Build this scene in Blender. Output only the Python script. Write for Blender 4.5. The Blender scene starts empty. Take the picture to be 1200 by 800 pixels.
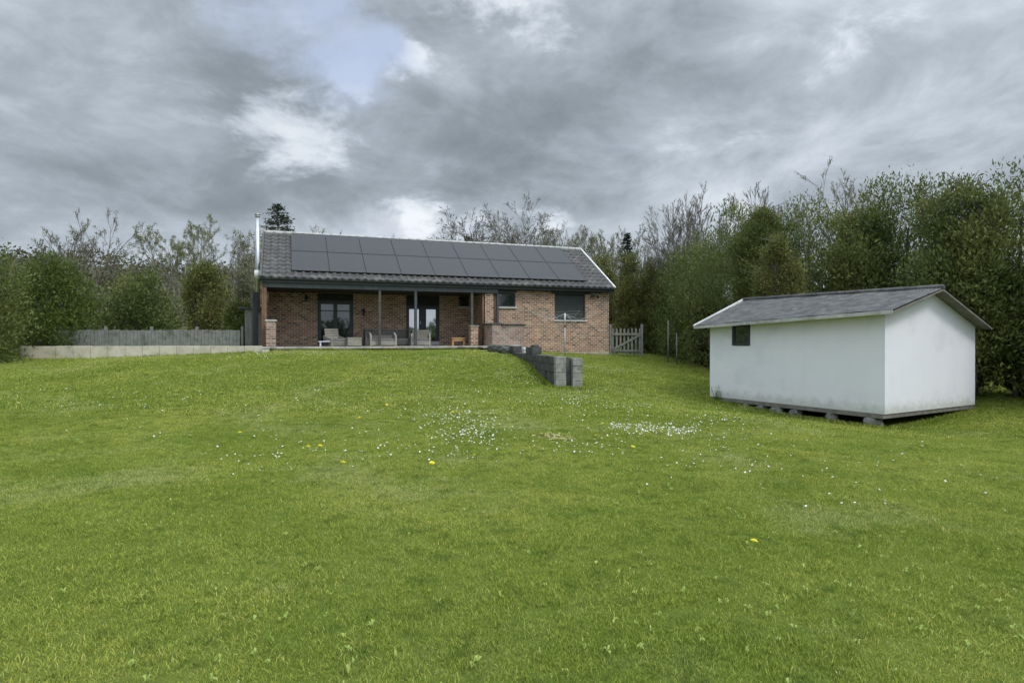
import bpy, math, random
import numpy as np
from mathutils import Vector, Matrix
rnd = random.Random(7)
nr = np.random.default_rng(11)
R = math.radians
S = bpy.context.scene
COL = S.collection

# ------------------------------------------------------------------ camera
F, YH = 720.0, 396.0            # focal length in photo pixels (1200 px wide), horizon row
cam = bpy.data.cameras.new('camera'); cam_o = bpy.data.objects.new('camera', cam); COL.objects.link(cam_o)
cam.sensor_width = 36; cam.lens = 36 * F / 1200; cam.clip_start = .05; cam.clip_end = 4000
cam_o.location = (0, 0, 0)
cam_o.rotation_euler = (R(90) - math.atan((400 - YH) / F), 0, 0)
S.camera = cam_o

# ------------------------------------------------------------------ view
S.view_settings.view_transform = 'Standard'
S.view_settings.look = 'None'
S.view_settings.gamma = 1
S.view_settings.use_curve_mapping = False
S.view_settings.exposure = 0.12
try:
    S.cycles.max_bounces = 8; S.cycles.transparent_max_bounces = 6
except Exception: pass

SUN_EL, SUN_AZ = 54.0, 128.0     # azimuth clockwise from +Y: behind the camera, to the right

# ------------------------------------------------------------------ node helper
class NT:
    def __init__(s, tree): s.t = tree; s.n = tree.nodes; s.l = tree.links
    def new(s, typ, **k):
        n = s.n.new(typ)
        for a, b in k.items(): setattr(n, a, b)
        return n
    def put(s, sock, v):
        if isinstance(v, bpy.types.NodeSocket): s.l.new(v, sock)
        else:
            if hasattr(sock.default_value, '__len__') and len(sock.default_value) == 4 and len(v) == 3: v = (*v, 1)
            sock.default_value = v
    def math(s, op, a, b=0, c=0, clamp=False):
        n = s.new('ShaderNodeMath', operation=op, use_clamp=clamp)
        s.put(n.inputs[0], a); s.put(n.inputs[1], b)
        if op in ('MULTIPLY_ADD', 'SMOOTH_MIN'): s.put(n.inputs[2], c)
        return n.outputs[0]
    def vm(s, op, a, b=(0, 0, 0)):
        n = s.new('ShaderNodeVectorMath', operation=op)
        s.put(n.inputs[0], a)
        if op == 'SCALE': s.put(n.inputs[3], b)
        elif op not in ('NORMALIZE', 'LENGTH'): s.put(n.inputs[1], b)
        return n.outputs['Value'] if op in ('DOT_PRODUCT', 'LENGTH') else n.outputs[0]
    def mix(s, f, a, b, mode='MIX'):
        n = s.new('ShaderNodeMix', data_type='RGBA', blend_type=mode)
        s.put(n.inputs[0], f); s.put(n.inputs[6], a); s.put(n.inputs[7], b)
        return n.outputs[2]
    def step(s, v, a, b, lo=0.0, hi=1.0):
        n = s.new('ShaderNodeMapRange', interpolation_type='SMOOTHSTEP')
        s.put(n.inputs[0], v); s.put(n.inputs[1], a); s.put(n.inputs[2], b); s.put(n.inputs[3], lo); s.put(n.inputs[4], hi)
        return n.outputs[0]
    def noise(s, vec, scale, detail=4, rough=.55, dist=0):
        n = s.new('ShaderNodeTexNoise')
        if vec is not None: s.put(n.inputs['Vector'], vec)
        s.put(n.inputs['Scale'], scale); s.put(n.inputs['Detail'], detail); s.put(n.inputs['Roughness'], rough); s.put(n.inputs['Distortion'], dist)
        return n.outputs['Fac']
    def ramp(s, f, stops):
        n = s.new('ShaderNodeValToRGB'); s.put(n.inputs[0], f); e = n.color_ramp.elements
        while len(e) < len(stops): e.new(.5)
        for x, (p, c) in zip(e, stops): x.position = p; x.color = (*c, 1)
        return n.outputs[0]
    def xyz(s, v):
        n = s.new('ShaderNodeSeparateXYZ'); s.put(n.inputs[0], v); return n.outputs
    def comb(s, x, y, z):
        n = s.new('ShaderNodeCombineXYZ'); s.put(n.inputs[0], x); s.put(n.inputs[1], y); s.put(n.inputs[2], z); return n.outputs[0]

def lin(r, g, b):                # photo colour (0-255) to linear
    f = lambda c: ((c/255+.055)/1.055)**2.4 if c > 10 else c/255/12.92
    return (f(r), f(g), f(b))

# ------------------------------------------------------------------ world: broken overcast over a Nishita sky
W = bpy.data.worlds.new('World'); S.world = W; W.use_nodes = True
w = NT(W.node_tree); w.n.clear()
sky = w.new('ShaderNodeTexSky', sky_type='NISHITA', sun_disc=False)
sky.sun_elevation = R(SUN_EL); sky.sun_rotation = R(SUN_AZ)
BG = .1
d = w.vm('NORMALIZE', w.new('ShaderNodeTexCoord').outputs['Generated'])
dx, dy, dz = w.xyz(d)
den = w.math('ADD', w.math('MAXIMUM', dz, 0.0), .36)
pl = w.comb(w.math('DIVIDE', dx, den), w.math('DIVIDE', dy, den), 0.0)
n1 = w.noise(pl, 1.0, 10, .54, .6)
n2 = w.noise(w.vm('ADD', pl, (7.3, 2.1, 0)), .55, 3, .5, .3)
n3 = w.noise(w.vm('ADD', pl, (3.3, 9.1, 0)), 3.4, 10, .66, .5)
dn = w.noise(w.vm('MULTIPLY', d, (1, 1, 2.0)), 5.5, 9, .62, .35)        # billows that keep their size near the horizon
wn = w.new('ShaderNodeTexNoise'); w.put(wn.inputs['Vector'], w.vm('MULTIPLY', d, (1, 1, 1.6))); wn.inputs['Scale'].default_value = 7; wn.inputs['Detail'].default_value = 7; wn.inputs['Roughness'].default_value = .6
dw = w.vm('ADD', d, w.vm('SCALE', w.vm('SUBTRACT', wn.outputs['Color'], (.5, .5, .5)), .17))
def blob(px, py, rad, soft=1.0, sx=1.0):
    v = Vector(((px-600)/F, 1, (YH-py)/F)).normalized()
    e = w.vm('SUBTRACT', dw, tuple(v))
    if sx != 1.0: e = w.vm('MULTIPLY', e, (1/sx, 1/sx, 1.0))
    q = w.math('DIVIDE', w.vm('LENGTH', e), rad/F)
    return w.math('POWER', 2.718, w.math('MULTIPLY', w.math('MULTIPLY', q, q), -1.0))
tone = w.math('MULTIPLY_ADD', w.math('SUBTRACT', n1, .5), 1.5, .50)
tone = w.math('MULTIPLY_ADD', w.math('SUBTRACT', n3, .5), .22, tone)
tone = w.math('MULTIPLY_ADD', w.math('SUBTRACT', dn, .5), .95, tone)
tone = w.math('MULTIPLY_ADD', w.math('SUBTRACT', n2, .5), .20, tone)
for px, py, rad, sx, k in [(880, 60, 110, 1.0, .10), (860, 190, 75, 1.6, .10), (520, 190, 80, 2.4, -.26), (560, 215, 45, 2.0, -.12), (740, 90, 85, 1.8, -.26), (640, 150, 60, 1.6, -.12), (345, 235, 35, 2, -.14), (290, 105, 45, 1.3, -.16),
                           (480, 110, 40, 2.0, .04), (90, 150, 110, 1.6, -.05), (1080, 170, 90, 1.5, .10), (600, 300, 80, 5.0, .22), (430, 240, 22, 2.2, -.14)]:
    tone = w.math('MULTIPLY_ADD', blob(px, py, rad, 1, sx), k, tone)
# bright breaks with crisp ragged edges
brk = None
for px, py, rad, sx, k in [(338, 158, 62, 1.15, .92), (300, 145, 40, 1.2, .4), (486, 62, 30, 1.0, .80), (575, 2, 42, 2.2, .82), (640, 40, 26, 1.5, .55), (480, 250, 34, 1.3, .80), (415, 105, 22, 1.6, .75), (360, 60, 20, 2.0, .6), (640, 258, 30, 2.0, .6), (560, 262, 26, 2.0, .55), (850, 178, 38, 2.0, .42), (230, 120, 60, 1.6, .5), (1000, 60, 60, 1.8, .5)]:
    q_ = w.math('MULTIPLY', blob(px, py, rad, 1, sx), k); brk = q_ if brk is None else w.math('MAXIMUM', brk, q_)
brk = w.math('MULTIPLY_ADD', w.math('SUBTRACT', dn, .5), 1.5, brk)
brk = w.math('MULTIPLY_ADD', w.math('SUBTRACT', n3, .5), .9, brk)
brk = w.step(brk, .34, .88)
tone = w.math('MULTIPLY_ADD', brk, .42, tone)
cloud = w.ramp(tone, [(.0, lin(122, 131, 139)), (.24, lin(141, 151, 160)), (.44, lin(165, 175, 185)), (.68, lin(198, 207, 217)), (1.0, lin(234, 239, 245))])
hole = w.math('ADD', blob(402, 66, 54, 1, 1.2), w.math('MULTIPLY', blob(350, 22, 70, 1, 1.5), .55))
hole = w.math('MULTIPLY_ADD', w.math('SUBTRACT', dn, .5), 2.2, hole)
hole = w.math('MULTIPLY', w.step(hole, .15, 1.1), w.step(n3, .28, .62, .20, .92))
# the sky behind the gap: nishita blue seen through thin veil
blue = w.mix(.75, w.vm('SCALE', sky.outputs[0], BG*1.15), lin(196, 209, 236))
cloud = w.mix(hole, cloud, blue)
# overcast is brightest overhead and round the hidden sun behind the camera
up = w.step(dz, .50, .95, 1.0, 2.8)
sd = Vector((math.sin(R(SUN_AZ))*math.cos(R(SUN_EL)), math.cos(R(SUN_AZ))*math.cos(R(SUN_EL)), math.sin(R(SUN_EL))))
glow = w.step(w.vm('DOT_PRODUCT', d, tuple(sd)), .1, 1.0, 0.0, 1.5)
gain = w.math('ADD', up, glow)
col = w.vm('SCALE', cloud, w.math('MULTIPLY', gain, 1/BG))
bg = w.new('ShaderNodeBackground'); w.put(bg.inputs[0], col); bg.inputs[1].default_value = BG
out = w.new('ShaderNodeOutputWorld'); w.l.new(bg.outputs[0], out.inputs[0])

sun = bpy.data.lights.new('sun', 'SUN'); sun.energy = 1.5; sun.angle = R(14); sun.color = (1, .965, .9)
sun_o = bpy.data.objects.new('sun', sun); COL.objects.link(sun_o)
sun_o.rotation_euler = (-sd).to_track_quat('-Z', 'Y').to_euler(); sun_o.location = (10, -20, 30)

# ------------------------------------------------------------------ materials
MATS = {}
def mat(name, c1, c2=None, rough=.7, scale=6.0, bump=0.0, bscale=None, metal=0.0, spec=.5, coat=0, coord='Object', detail=5, c3=None, s3=.7):
    m = bpy.data.materials.new(name); m.use_nodes = True; n = NT(m.node_tree)
    b = n.n['Principled BSDF']; b.inputs['Roughness'].default_value = rough; b.inputs['Metallic'].default_value = metal
    b.inputs['Specular IOR Level'].default_value = spec
    tc = n.new('ShaderNodeTexCoord').outputs[coord]
    if c2 is None: c2 = tuple(min(1, x*1.25) for x in c1)
    f = n.step(n.noise(tc, scale, detail, .6), .3, .7)
    c = n.mix(f, c1, c2)
    if c3: c = n.mix(n.step(n.noise(n.vm('ADD', tc, (5, 3, 8)), s3, 5, .6), .5, .68), c, c3)
    n.put(b.inputs['Base Color'], c)
    if coat: b.inputs['Coat Weight'].default_value = coat; b.inputs['Coat Roughness'].default_value = .12
    if bump:
        bn = n.new('ShaderNodeBump'); bn.inputs['Strength'].default_value = bump; bn.inputs['Distance'].default_value = .01
        n.put(bn.inputs['Height'], n.noise(tc, bscale or scale*4, 4, .6)); n.l.new(bn.outputs[0], b.inputs['Normal'])
    MATS[name] = m; return m

def brick_mat(name, cols, mortar, w_=.23, h_=.088, dirt=.25, pale=0.0):
    m = bpy.data.materials.new(name); m.use_nodes = True; n = NT(m.node_tree); b = n.n['Principled BSDF']
    b.inputs['Roughness'].default_value = .88; b.inputs['Specular IOR Level'].default_value = .2
    uv = n.new('ShaderNodeTexCoord').outputs['UV']
    br = n.new('ShaderNodeTexBrick', offset=.5, offset_frequency=2)
    n.put(br.inputs['Vector'], uv); n.put(br.inputs['Color1'], (0, 0, 0)); n.put(br.inputs['Color2'], (1, 1, 1)); n.put(br.inputs['Mortar'], (.5, .5, .5))
    for k, v in (('Scale', 1), ('Mortar Size', .0105), ('Mortar Smooth', .1), ('Bias', 0), ('Brick Width', w_), ('Row Height', h_)): br.inputs[k].default_value = v
    bw = n.xyz(br.outputs['Color'])[0]
    c = n.ramp(bw, [(i/(len(cols)-1), k) for i, k in enumerate(cols)])
    c = n.mix(n.math('MULTIPLY', n.noise(uv, 60, 3), .35), c, (.30, .22, .16))
    c = n.mix(br.outputs['Fac'], c, mortar)
    big = n.step(n.noise(uv, .8, 5, .6), .42, .72)
    c = n.mix(n.math('MULTIPLY', big, dirt), c, (.13, .105, .08))
    if pale: c = n.mix(n.math('MULTIPLY', n.step(n.noise(n.vm('ADD', uv, (3, 8, 0)), 1.6, 6, .65), .46, .62), pale), c, (.5, .46, .42))
    n.put(b.inputs['Base Color'], c)
    bn = n.new('ShaderNodeBump'); bn.inputs['Strength'].default_value = .6; bn.inputs['Distance'].default_value = .006; bn.invert = True
    n.put(bn.inputs['Height'], br.outputs['Fac']); n.l.new(bn.outputs[0], b.inputs['Normal'])
    MATS[name] = m; return m

BR = [(.045, .028, .022), (.23, .095, .055), (.38, .185, .105), (.27, .115, .066), (.52, .32, .20), (.085, .047, .034)]
brick_mat('brick', BR, (.60, .54, .44))
brick_mat('brick_old', [(.10, .06, .045), (.27, .16, .12), (.40, .27, .21), (.18, .105, .08)], (.46, .42, .37), dirt=.35, pale=.2)
mat('plinth', (.34, .29, .19), (.46, .41, .30), .95, 5, .4)
mat('roof_tile', (.050, .049, .049), (.085, .083, .08), .7, 5, .3, 40, c3=(.13, .125, .115), s3=2.5)
mat('ridge', (.36, .36, .34), (.5, .5, .48), .8, 6)
mat('white_paint', (.62, .63, .62), (.74, .75, .73), .6, 4, c3=(.5, .5, .46), s3=3)
mat('shed_wall', (.84, .835, .90), (.87, .865, .92), .55, 1.3, .08, 30, c3=(.77, .77, .83), s3=.8)
mat('dark_trim', (.028, .033, .036), (.045, .05, .053), .5, 5)
mat('slate_beam', (.045, .053, .058), (.065, .075, .08), .6, 4)
mat('post_wood', (.06, .055, .05), (.10, .09, .08), .8, 5)
mat('brown_wood', (.14, .075, .045), (.22, .12, .07), .8, 6)
mat('soffit', (.03, .028, .025), (.05, .045, .04), .9, 3)
mat('sill', (.5, .5, .49), (.6, .6, .58), .8, 8)
mat('shutter', (.035, .04, .043), (.045, .05, .053), .45, 3)
mat('steel', (.5, .51, .52), (.62, .63, .64), .35, 4, metal=.85)
mat('galv', (.36, .37, .37), (.48, .48, .47), .5, 4, metal=.3)
mat('stone_slab', (.30, .28, .24), (.48, .45, .40), .9, 2.2, .5, 20, c3=(.20, .19, .17), s3=1.2)
mat('dark_stone', (.07, .066, .06), (.12, .115, .105), .95, 3, .5)
mat('pale_block', (.46, .42, .32), (.60, .56, .45), .9, 2.2, .4, c3=(.34, .33, .22), s3=1.5)
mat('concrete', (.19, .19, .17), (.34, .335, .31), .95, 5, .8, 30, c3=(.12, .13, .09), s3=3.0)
mat('concrete_light', (.42, .42, .40), (.55, .55, .53), .9, 4, .4, c3=(.3, .3, .27), s3=2)
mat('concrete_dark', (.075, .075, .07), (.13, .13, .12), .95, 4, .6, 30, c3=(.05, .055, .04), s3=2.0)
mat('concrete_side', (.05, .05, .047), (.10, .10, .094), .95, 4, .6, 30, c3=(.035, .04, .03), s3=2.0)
mat('soil', (.045, .035, .022), (.09, .07, .045), 1, 8, .8)
mat('grey_fence', (.16, .165, .15), (.25, .25, .23), .9, 5, .4, c3=(.11, .12, .09), s3=2)
mat('black_board', (.012, .012, .012), (.02, .02, .02), .7, 4)
mat('beige_slat', (.20, .185, .15), (.29, .27, .225), .7, 6)
mat('pale_slat', (.28, .26, .21), (.38, .355, .30), .7, 6)
mat('grey_wicker', (.12, .115, .105), (.18, .175, .16), .8, 9, .3, 60)
mat('cushion', (.16, .155, .15), (.22, .215, .21), .95, 12)
mat('white_plastic', (.66, .66, .72), (.74, .74, .79), .45, 4)
mat('orange_wood', (.42, .22, .09), (.55, .32, .15), .65, 7)
mat('iron', (.02, .02, .02), (.035, .035, .035), .5, 5)
mat('panel_frame', (.02, .021, .022), (.03, .031, .032), .4, 5)
mat('shed_roof', (.055, .055, .057), (.11, .11, .11), .92, 3, .6, 25, c3=(.13, .13, .125), s3=4.5)
mat('shed_base', (.14, .13, .11), (.22, .21, .18), .9, 5)
mat('rock', (.10, .10, .09), (.24, .235, .22), .95, 5, .6)
mat('bark', (.085, .076, .065), (.15, .135, .115), .95, 7, .6)
mat('bark_pale', (.16, .148, .13), (.25, .235, .205), .95, 7, .6)
mat('white_line', (.55, .56, .55), (.6, .6, .6), .5, 5)
mat('yellow_petal', (.85, .72, .015), (.9, .80, .02), .6, 60)
mat('white_petal', (.62, .62, .55), (.72, .72, .66), .6, 60)
mat('stalk', (.16, .25, .05), (.22, .32, .08), .6, 30)
mat('straw', (.40, .33, .15), (.5, .42, .22), .8, 30)
mat('firewood', (.20, .13, .08), (.32, .22, .14), .9, 9)

_m = MATS['shed_wall']; _n = NT(_m.node_tree); _b = _n.n['Principled BSDF']; _src = _b.inputs['Base Color'].links[0].from_socket
_o = _n.new('ShaderNodeTexCoord').outputs['Object']; _x, _y, _z = _n.xyz(_o)
_g = _n.math('MULTIPLY', _n.step(_n.math('MULTIPLY_ADD', _n.noise(_o, 5, 5, .65), -.5, _z), .05, -.25), .55)      # splash stains low on the wall
_c = _n.mix(_g, _src, (.38, .40, .30))
_s = _n.math('MULTIPLY', _n.step(_n.noise(_n.vm('MULTIPLY', _o, (5, 5, .25)), 1.5, 4, .6), .52, .72), .07)           # rain streaks
_n.put(_b.inputs['Base Color'], _n.mix(_s, _c, (.60, .62, .60)))

def glass_mat(name, tint, rough=.03, ior=1.6):
    m = bpy.data.materials.new(name); m.use_nodes = True; n = NT(m.node_tree); b = n.n['Principled BSDF']
    tc = n.new('ShaderNodeTexCoord').outputs['Object']
    n.put(b.inputs['Base Color'], n.mix(n.noise(tc, 1.5, 3), tint, tuple(x*1.6 for x in tint)))
    b.inputs['Roughness'].default_value = rough; b.inputs['IOR'].default_value = ior; b.inputs['Specular IOR Level'].default_value = .8
    bn = n.new('ShaderNodeBump'); bn.inputs['Strength'].default_value = .05; bn.inputs['Distance'].default_value = .02
    n.put(bn.inputs['Height'], n.noise(tc, 1.3, 2)); n.l.new(bn.outputs[0], b.inputs['Normal'])
    MATS[name] = m
glass_mat('glass', (.012, .018, .02), ior=1.65)
glass_mat('glass_bright', (.03, .04, .045), ior=3.0)
# solar glass with cell grid
m = bpy.data.materials.new('solar_glass'); m.use_nodes = True; n = NT(m.node_tree); b = n.n['Principled BSDF']
uv = n.new('ShaderNodeTexCoord').outputs['UV']
g = n.new('ShaderNodeTexBrick', offset=0.0); n.put(g.inputs['Vector'], uv)
for k, v in (('Scale', 1), ('Mortar Size', .004), ('Brick Width', .155), ('Row Height', .155), ('Bias', 0)): g.inputs[k].default_value = v
n.put(g.inputs['Color1'], (.026, .027, .028)); n.put(g.inputs['Color2'], (.031, .032, .033)); n.put(g.inputs['Mortar'], (.040, .041, .042))
n.put(b.inputs['Base Color'], n.mix(n.math('MULTIPLY', n.noise(uv, 1.2, 5, .6), .4), g.outputs[0], (.045, .046, .046)))
b.inputs['Roughness'].default_value = .42; b.inputs['Specular IOR Level'].default_value = .35
MATS['solar_glass'] = m

def leaf_mat(name, c1, c2, c3, scale=.5, trans=.25, rough=.55, spec=.25):
    m = bpy.data.materials.new(name); m.use_nodes = True; n = NT(m.node_tree); b = n.n['Principled BSDF']
    pos = n.new('ShaderNodeNewGeometry').outputs['Position']
    at = n.new('ShaderNodeAttribute', attribute_name='rnd').outputs['Fac']
    c = n.mix(at, c1, c2)
    c = n.mix(n.math('MULTIPLY', n.step(n.noise(pos, scale, 4, .6), .42, .66), .8), c, c3)
    n.put(b.inputs['Base Color'], c); b.inputs['Roughness'].default_value = rough; b.inputs['Specular IOR Level'].default_value = spec
    tr = n.new('ShaderNodeBsdfTranslucent'); n.put(tr.inputs[0], c)
    mx = n.new('ShaderNodeMixShader'); mx.inputs[0].default_value = trans
    n.l.new(b.outputs[0], mx.inputs[1]); n.l.new(tr.outputs[0], mx.inputs[2]); n.l.new(mx.outputs[0], n.n['Material Output'].inputs[0])
    MATS[name] = m; return m
leaf_mat('hedge_leaf', (.062, .092, .026), (.165, .205, .058), (.195, .205, .062), .6)
leaf_mat('conifer_leaf', (.022, .036, .020), (.045, .066, .034), (.035, .048, .026), .8, .1)
leaf_mat('olive_leaf', (.10, .12, .032), (.20, .215, .065), (.21, .205, .065), .5)
leaf_mat('bright_leaf', (.075, .115, .022), (.14, .19, .04), (.10, .12, .03), .5)
leaf_mat('weed_leaf', (.22, .33, .05), (.40, .47, .13), (.30, .38, .08), 1.0, .2, .45, .4)
leaf_mat('bud_leaf', (.16, .16, .10), (.24, .24, .15), (.19, .20, .10), .5)
leaf_mat('wood_leaf', (.07, .075, .035), (.13, .125, .06), (.10, .085, .05), .06)

# grass: same world-space patches in turf and blades
def grass_mat(name, blades):
    m = bpy.data.materials.new(name); m.use_nodes = True; n = NT(m.node_tree); b = n.n['Principled BSDF']
    pos = n.new('ShaderNodeNewGeometry').outputs['Position']
    big = n.step(n.noise(pos, .30, 4, .6, .4), .36, .64)
    c = n.mix(big, (.258, .332, .052), (.345, .400, .076))
    c = n.mix(n.math('MULTIPLY', n.step(n.noise(n.vm('ADD', pos, (20, 4, 0)), .75, 6, .65, .5), .46, .66), .60), c, (.192, .275, .037))
    c = n.mix(n.math('MULTIPLY', n.step(n.noise(n.vm('ADD', pos, (4, 30, 0)), .5, 6, .7), .50, .70), .60), c, (.41, .45, .165))
    c = n.mix(n.math('MULTIPLY', n.step(n.noise(n.vm('ADD', pos, (9, 3, 0)), 4.5, 5, .7), .50, .66), .70), c, (.135, .205, .032))
    if blades:
        at = n.new('ShaderNodeAttribute', attribute_name='rnd').outputs['Fac']
        c = n.mix(1.0, c, n.ramp(at, [(0, (.50, .60, .42)), (.55, (1, 1, 1)), (.82, (1.4, 1.25, 1.4)), (1, (2.3, 1.8, 3.2))]), 'MULTIPLY')
        tr = n.new('ShaderNodeBsdfTranslucent'); n.put(tr.inputs[0], c)
        mx = n.new('ShaderNodeMixShader'); mx.inputs[0].default_value = .35
        n.put(b.inputs['Base Color'], c)
        n.l.new(b.outputs[0], mx.inputs[1]); n.l.new(tr.outputs[0], mx.inputs[2]); n.l.new(mx.outputs[0], n.n['Material Output'].inputs[0])
        b.inputs['Roughness'].default_value = .6; b.inputs['Specular IOR Level'].default_value = .12
    else:
        c = n.mix(n.math('MULTIPLY_ADD', n.noise(pos, 30, 5, .75), .5, .42), c, (.06, .08, .02))
        n.put(b.inputs['Base Color'], c); b.inputs['Roughness'].default_value = .95; b.inputs['Specular IOR Level'].default_value = .05
        bn = n.new('ShaderNodeBump'); bn.inputs['Strength'].default_value = .8; bn.inputs['Distance'].default_value = .03
        n.put(bn.inputs['Height'], n.noise(pos, 45, 4, .7)); n.l.new(bn.outputs[0], b.inputs['Normal'])
    MATS[name] = m
grass_mat('turf', False); grass_mat('grass_blade', True)

# ------------------------------------------------------------------ mesh helpers
def link(o, parent=None):
    COL.objects.link(o)
    if parent is not None: o.parent = parent
    return o
def tag(o, label=None, cat=None, group=None, kind=None):
    if label: o['label'] = label
    if cat: o['category'] = cat
    if group: o['group'] = group
    if kind: o['kind'] = kind
    return o
def empty(name, loc=(0, 0, 0), rz=0, label=None, cat=None, group=None):
    o = bpy.data.objects.new(name, None); o.empty_display_size = .2; COL.objects.link(o)
    o.location = loc; o.rotation_euler = (0, 0, rz)
    return tag(o, label, cat, group)
def np_mesh(name, V, Fc, material=None, parent=None, attr=None, smooth=False, UV=None):
    """V (n,3), Fc (m,k) all the same k"""
    V = np.asarray(V, dtype=np.float32); Fc = np.asarray(Fc, dtype=np.int32); me = bpy.data.meshes.new(name)
    me.vertices.add(len(V)); me.vertices.foreach_set('co', V.ravel())
    me.loops.add(Fc.size); me.loops.foreach_set('vertex_index', Fc.ravel())
    me.polygons.add(len(Fc)); k = Fc.shape[1]
    me.polygons.foreach_set('loop_start', np.arange(0, Fc.size, k, dtype=np.int32))
    me.update(calc_edges=True); me.validate()
    if attr is not None:
        a = me.attributes.new('rnd', 'FLOAT', 'FACE'); a.data.foreach_set('value', np.asarray(attr, dtype=np.float32)[:len(me.polygons)])
    if smooth: me.polygons.foreach_set('use_smooth', np.ones(len(me.polygons), dtype=bool))
    if material: me.materials.append(MATS[material])
    return link(bpy.data.objects.new(name, me), parent)

class MB:
    def __init__(s): s.v = []; s.f = []; s.uv = []; s.sm = []
    def poly(s, pts, uv=None, sm=False):
        i = len(s.v); s.v += [tuple(p) for p in pts]; s.f.append(list(range(i, i+len(pts))))
        if uv is None:
            a = Vector(pts[0]); n_ = (Vector(pts[1])-a).cross(Vector(pts[-1])-a)
            if n_.length > 0: n_.normalize()
            if abs(n_.z) > .75: uv = [(p[0], p[1]) for p in pts]
            elif abs(n_.x) > abs(n_.y): uv = [(p[1], p[2]) for p in pts]
            else: uv = [(p[0], p[2]) for p in pts]
        s.uv.append(uv); s.sm.append(sm)
    def box(s, x0, x1, y0, y1, z0, z1, mtx=None, skip=''):
        c = [(x, y, z) for z in (z0, z1) for y in (y0, y1) for x in (x0, x1)]
        fs = {'b': (0, 2, 3, 1), 't': (4, 5, 7, 6), 'f': (0, 1, 5, 4), 'k': (3, 2, 6, 7), 'l': (2, 0, 4, 6), 'r': (1, 3, 7, 5)}
        for k, q in fs.items():
            if k in skip: continue
            P = [c[i] for i in q]
            uv = [(p[0], p[1]) for p in P] if k in 'bt' else [(p[0], p[2]) for p in P] if k in 'fk' else [(p[1], p[2]) for p in P]
            if mtx is not None: P = [mtx @ Vector(p) for p in P]
            s.poly(P, uv)
        return s
    def tube(s, p0, p1, r0, r1=None, n=8, cap=True):
        r1 = r0 if r1 is None else r1; p0 = Vector(p0); p1 = Vector(p1); a = (p1-p0).normalized()
        x = a.orthogonal().normalized(); y = a.cross(x)
        A = [p0 + (x*math.cos(t)+y*math.sin(t))*r0 for t in [2*math.pi*i/n for i in range(n)]]
        B = [p1 + (x*math.cos(t)+y*math.sin(t))*r1 for t in [2*math.pi*i/n for i in range(n)]]
        for i in range(n):
            j = (i+1) % n; s.poly([A[i], A[j], B[j], B[i]], sm=True)
        if cap: s.poly(A[::-1]); s.poly(B)
        return s
    def build(s, name, material, parent=None, bevel=0, merge=True):
        me = bpy.data.meshes.new(name); me.from_pydata(s.v, [], s.f)
        ul = me.uv_layers.new(name='UVMap'); flat = [c for f in s.uv for p in f for c in p]
        ul.data.foreach_set('uv', flat)
        me.polygons.foreach_set('use_smooth', s.sm)
        me.materials.append(MATS[material])
        if merge:
            import bmesh
            bm = bmesh.new(); bm.from_mesh(me); bmesh.ops.remove_doubles(bm, verts=bm.verts, dist=.0004); bm.to_mesh(me); bm.free()
        o = link(bpy.data.objects.new(name, me), parent)
        if bevel:
            b = o.modifiers.new('bevel', 'BEVEL'); b.width = bevel; b.segments = 2; b.limit_method = 'ANGLE'
        return o

def P(px, py, Y):                # photo pixel at a depth -> world point
    return ((px-600)/F*Y, Y, -(py-YH)/F*Y)

# ------------------------------------------------------------------ terrain
ctrl = [P(330, 412, 23), P(450, 412, 24), P(560, 412, 23.8), P(277, 416, 22.3), P(200, 420, 21.5), P(60, 430, 20),
        (-6, 16, -1.14), (-2.5, 16, -1.16), (-10, 15, -1.2), (-6, 12, -1.46), (0, 12, -1.50), (5, 12, -1.66), (-12, 10, -1.5),
        P(657, 456, 17), P(632, 427, 20), P(600, 414, 24), P(690, 452, 17.5), P(690, 430, 22.5), P(716, 418, 29), P(640, 414, 27.4),
        P(785, 427, 27), P(832, 442, 22.5), P(832, 468, 18), P(880, 483, 16), P(923, 489, 15.6), (7.5, 15.0, -2.04), (8.6, 14.0, -2.05), (8.0, 16.5, -1.98), P(760, 440, 22), P(740, 460, 18),
        (8.5, 12.0, -2.0), (12, 12, -1.8), (14, 20, -1.5), (3, 14, -1.56), (.5, 18.5, -1.12), (-2, 20, -.82), (-6, 20, -.76),
        P(755, 417, 30), (-6, 26, -.55), (-11, 26, -.6), (0, 30, -.7), (0, 40, -.6), (-12, 40, -.5), (12, 36, -.9), (20, 28, -.8), (-22, 28, -.4), (-22, 14, -1.2)]
for X in (-14, -8, -3, 3, 8, 14):
    for Y, z in ((-8, -1.62), (-2, -1.6), (3, -1.6), (8, -1.6)):
        ctrl.append((X, Y, z - max(0, X)*.014 - .03*math.sin(X*.7)))
ctrl = np.array(ctrl); CX = ctrl[:, :2]
def tps(r2): return np.where(r2 > 0, .5*r2*np.log(np.maximum(r2, 1e-9)), 0)
K = tps(((CX[:, None]-CX[None])**2).sum(-1)) + np.eye(len(CX))*.6
Pm = np.c_[np.ones(len(CX)), CX]
A_ = np.block([[K, Pm], [Pm.T, np.zeros((3, 3))]])
sol = np.linalg.solve(A_, np.r_[ctrl[:, 2], 0, 0, 0])
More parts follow.
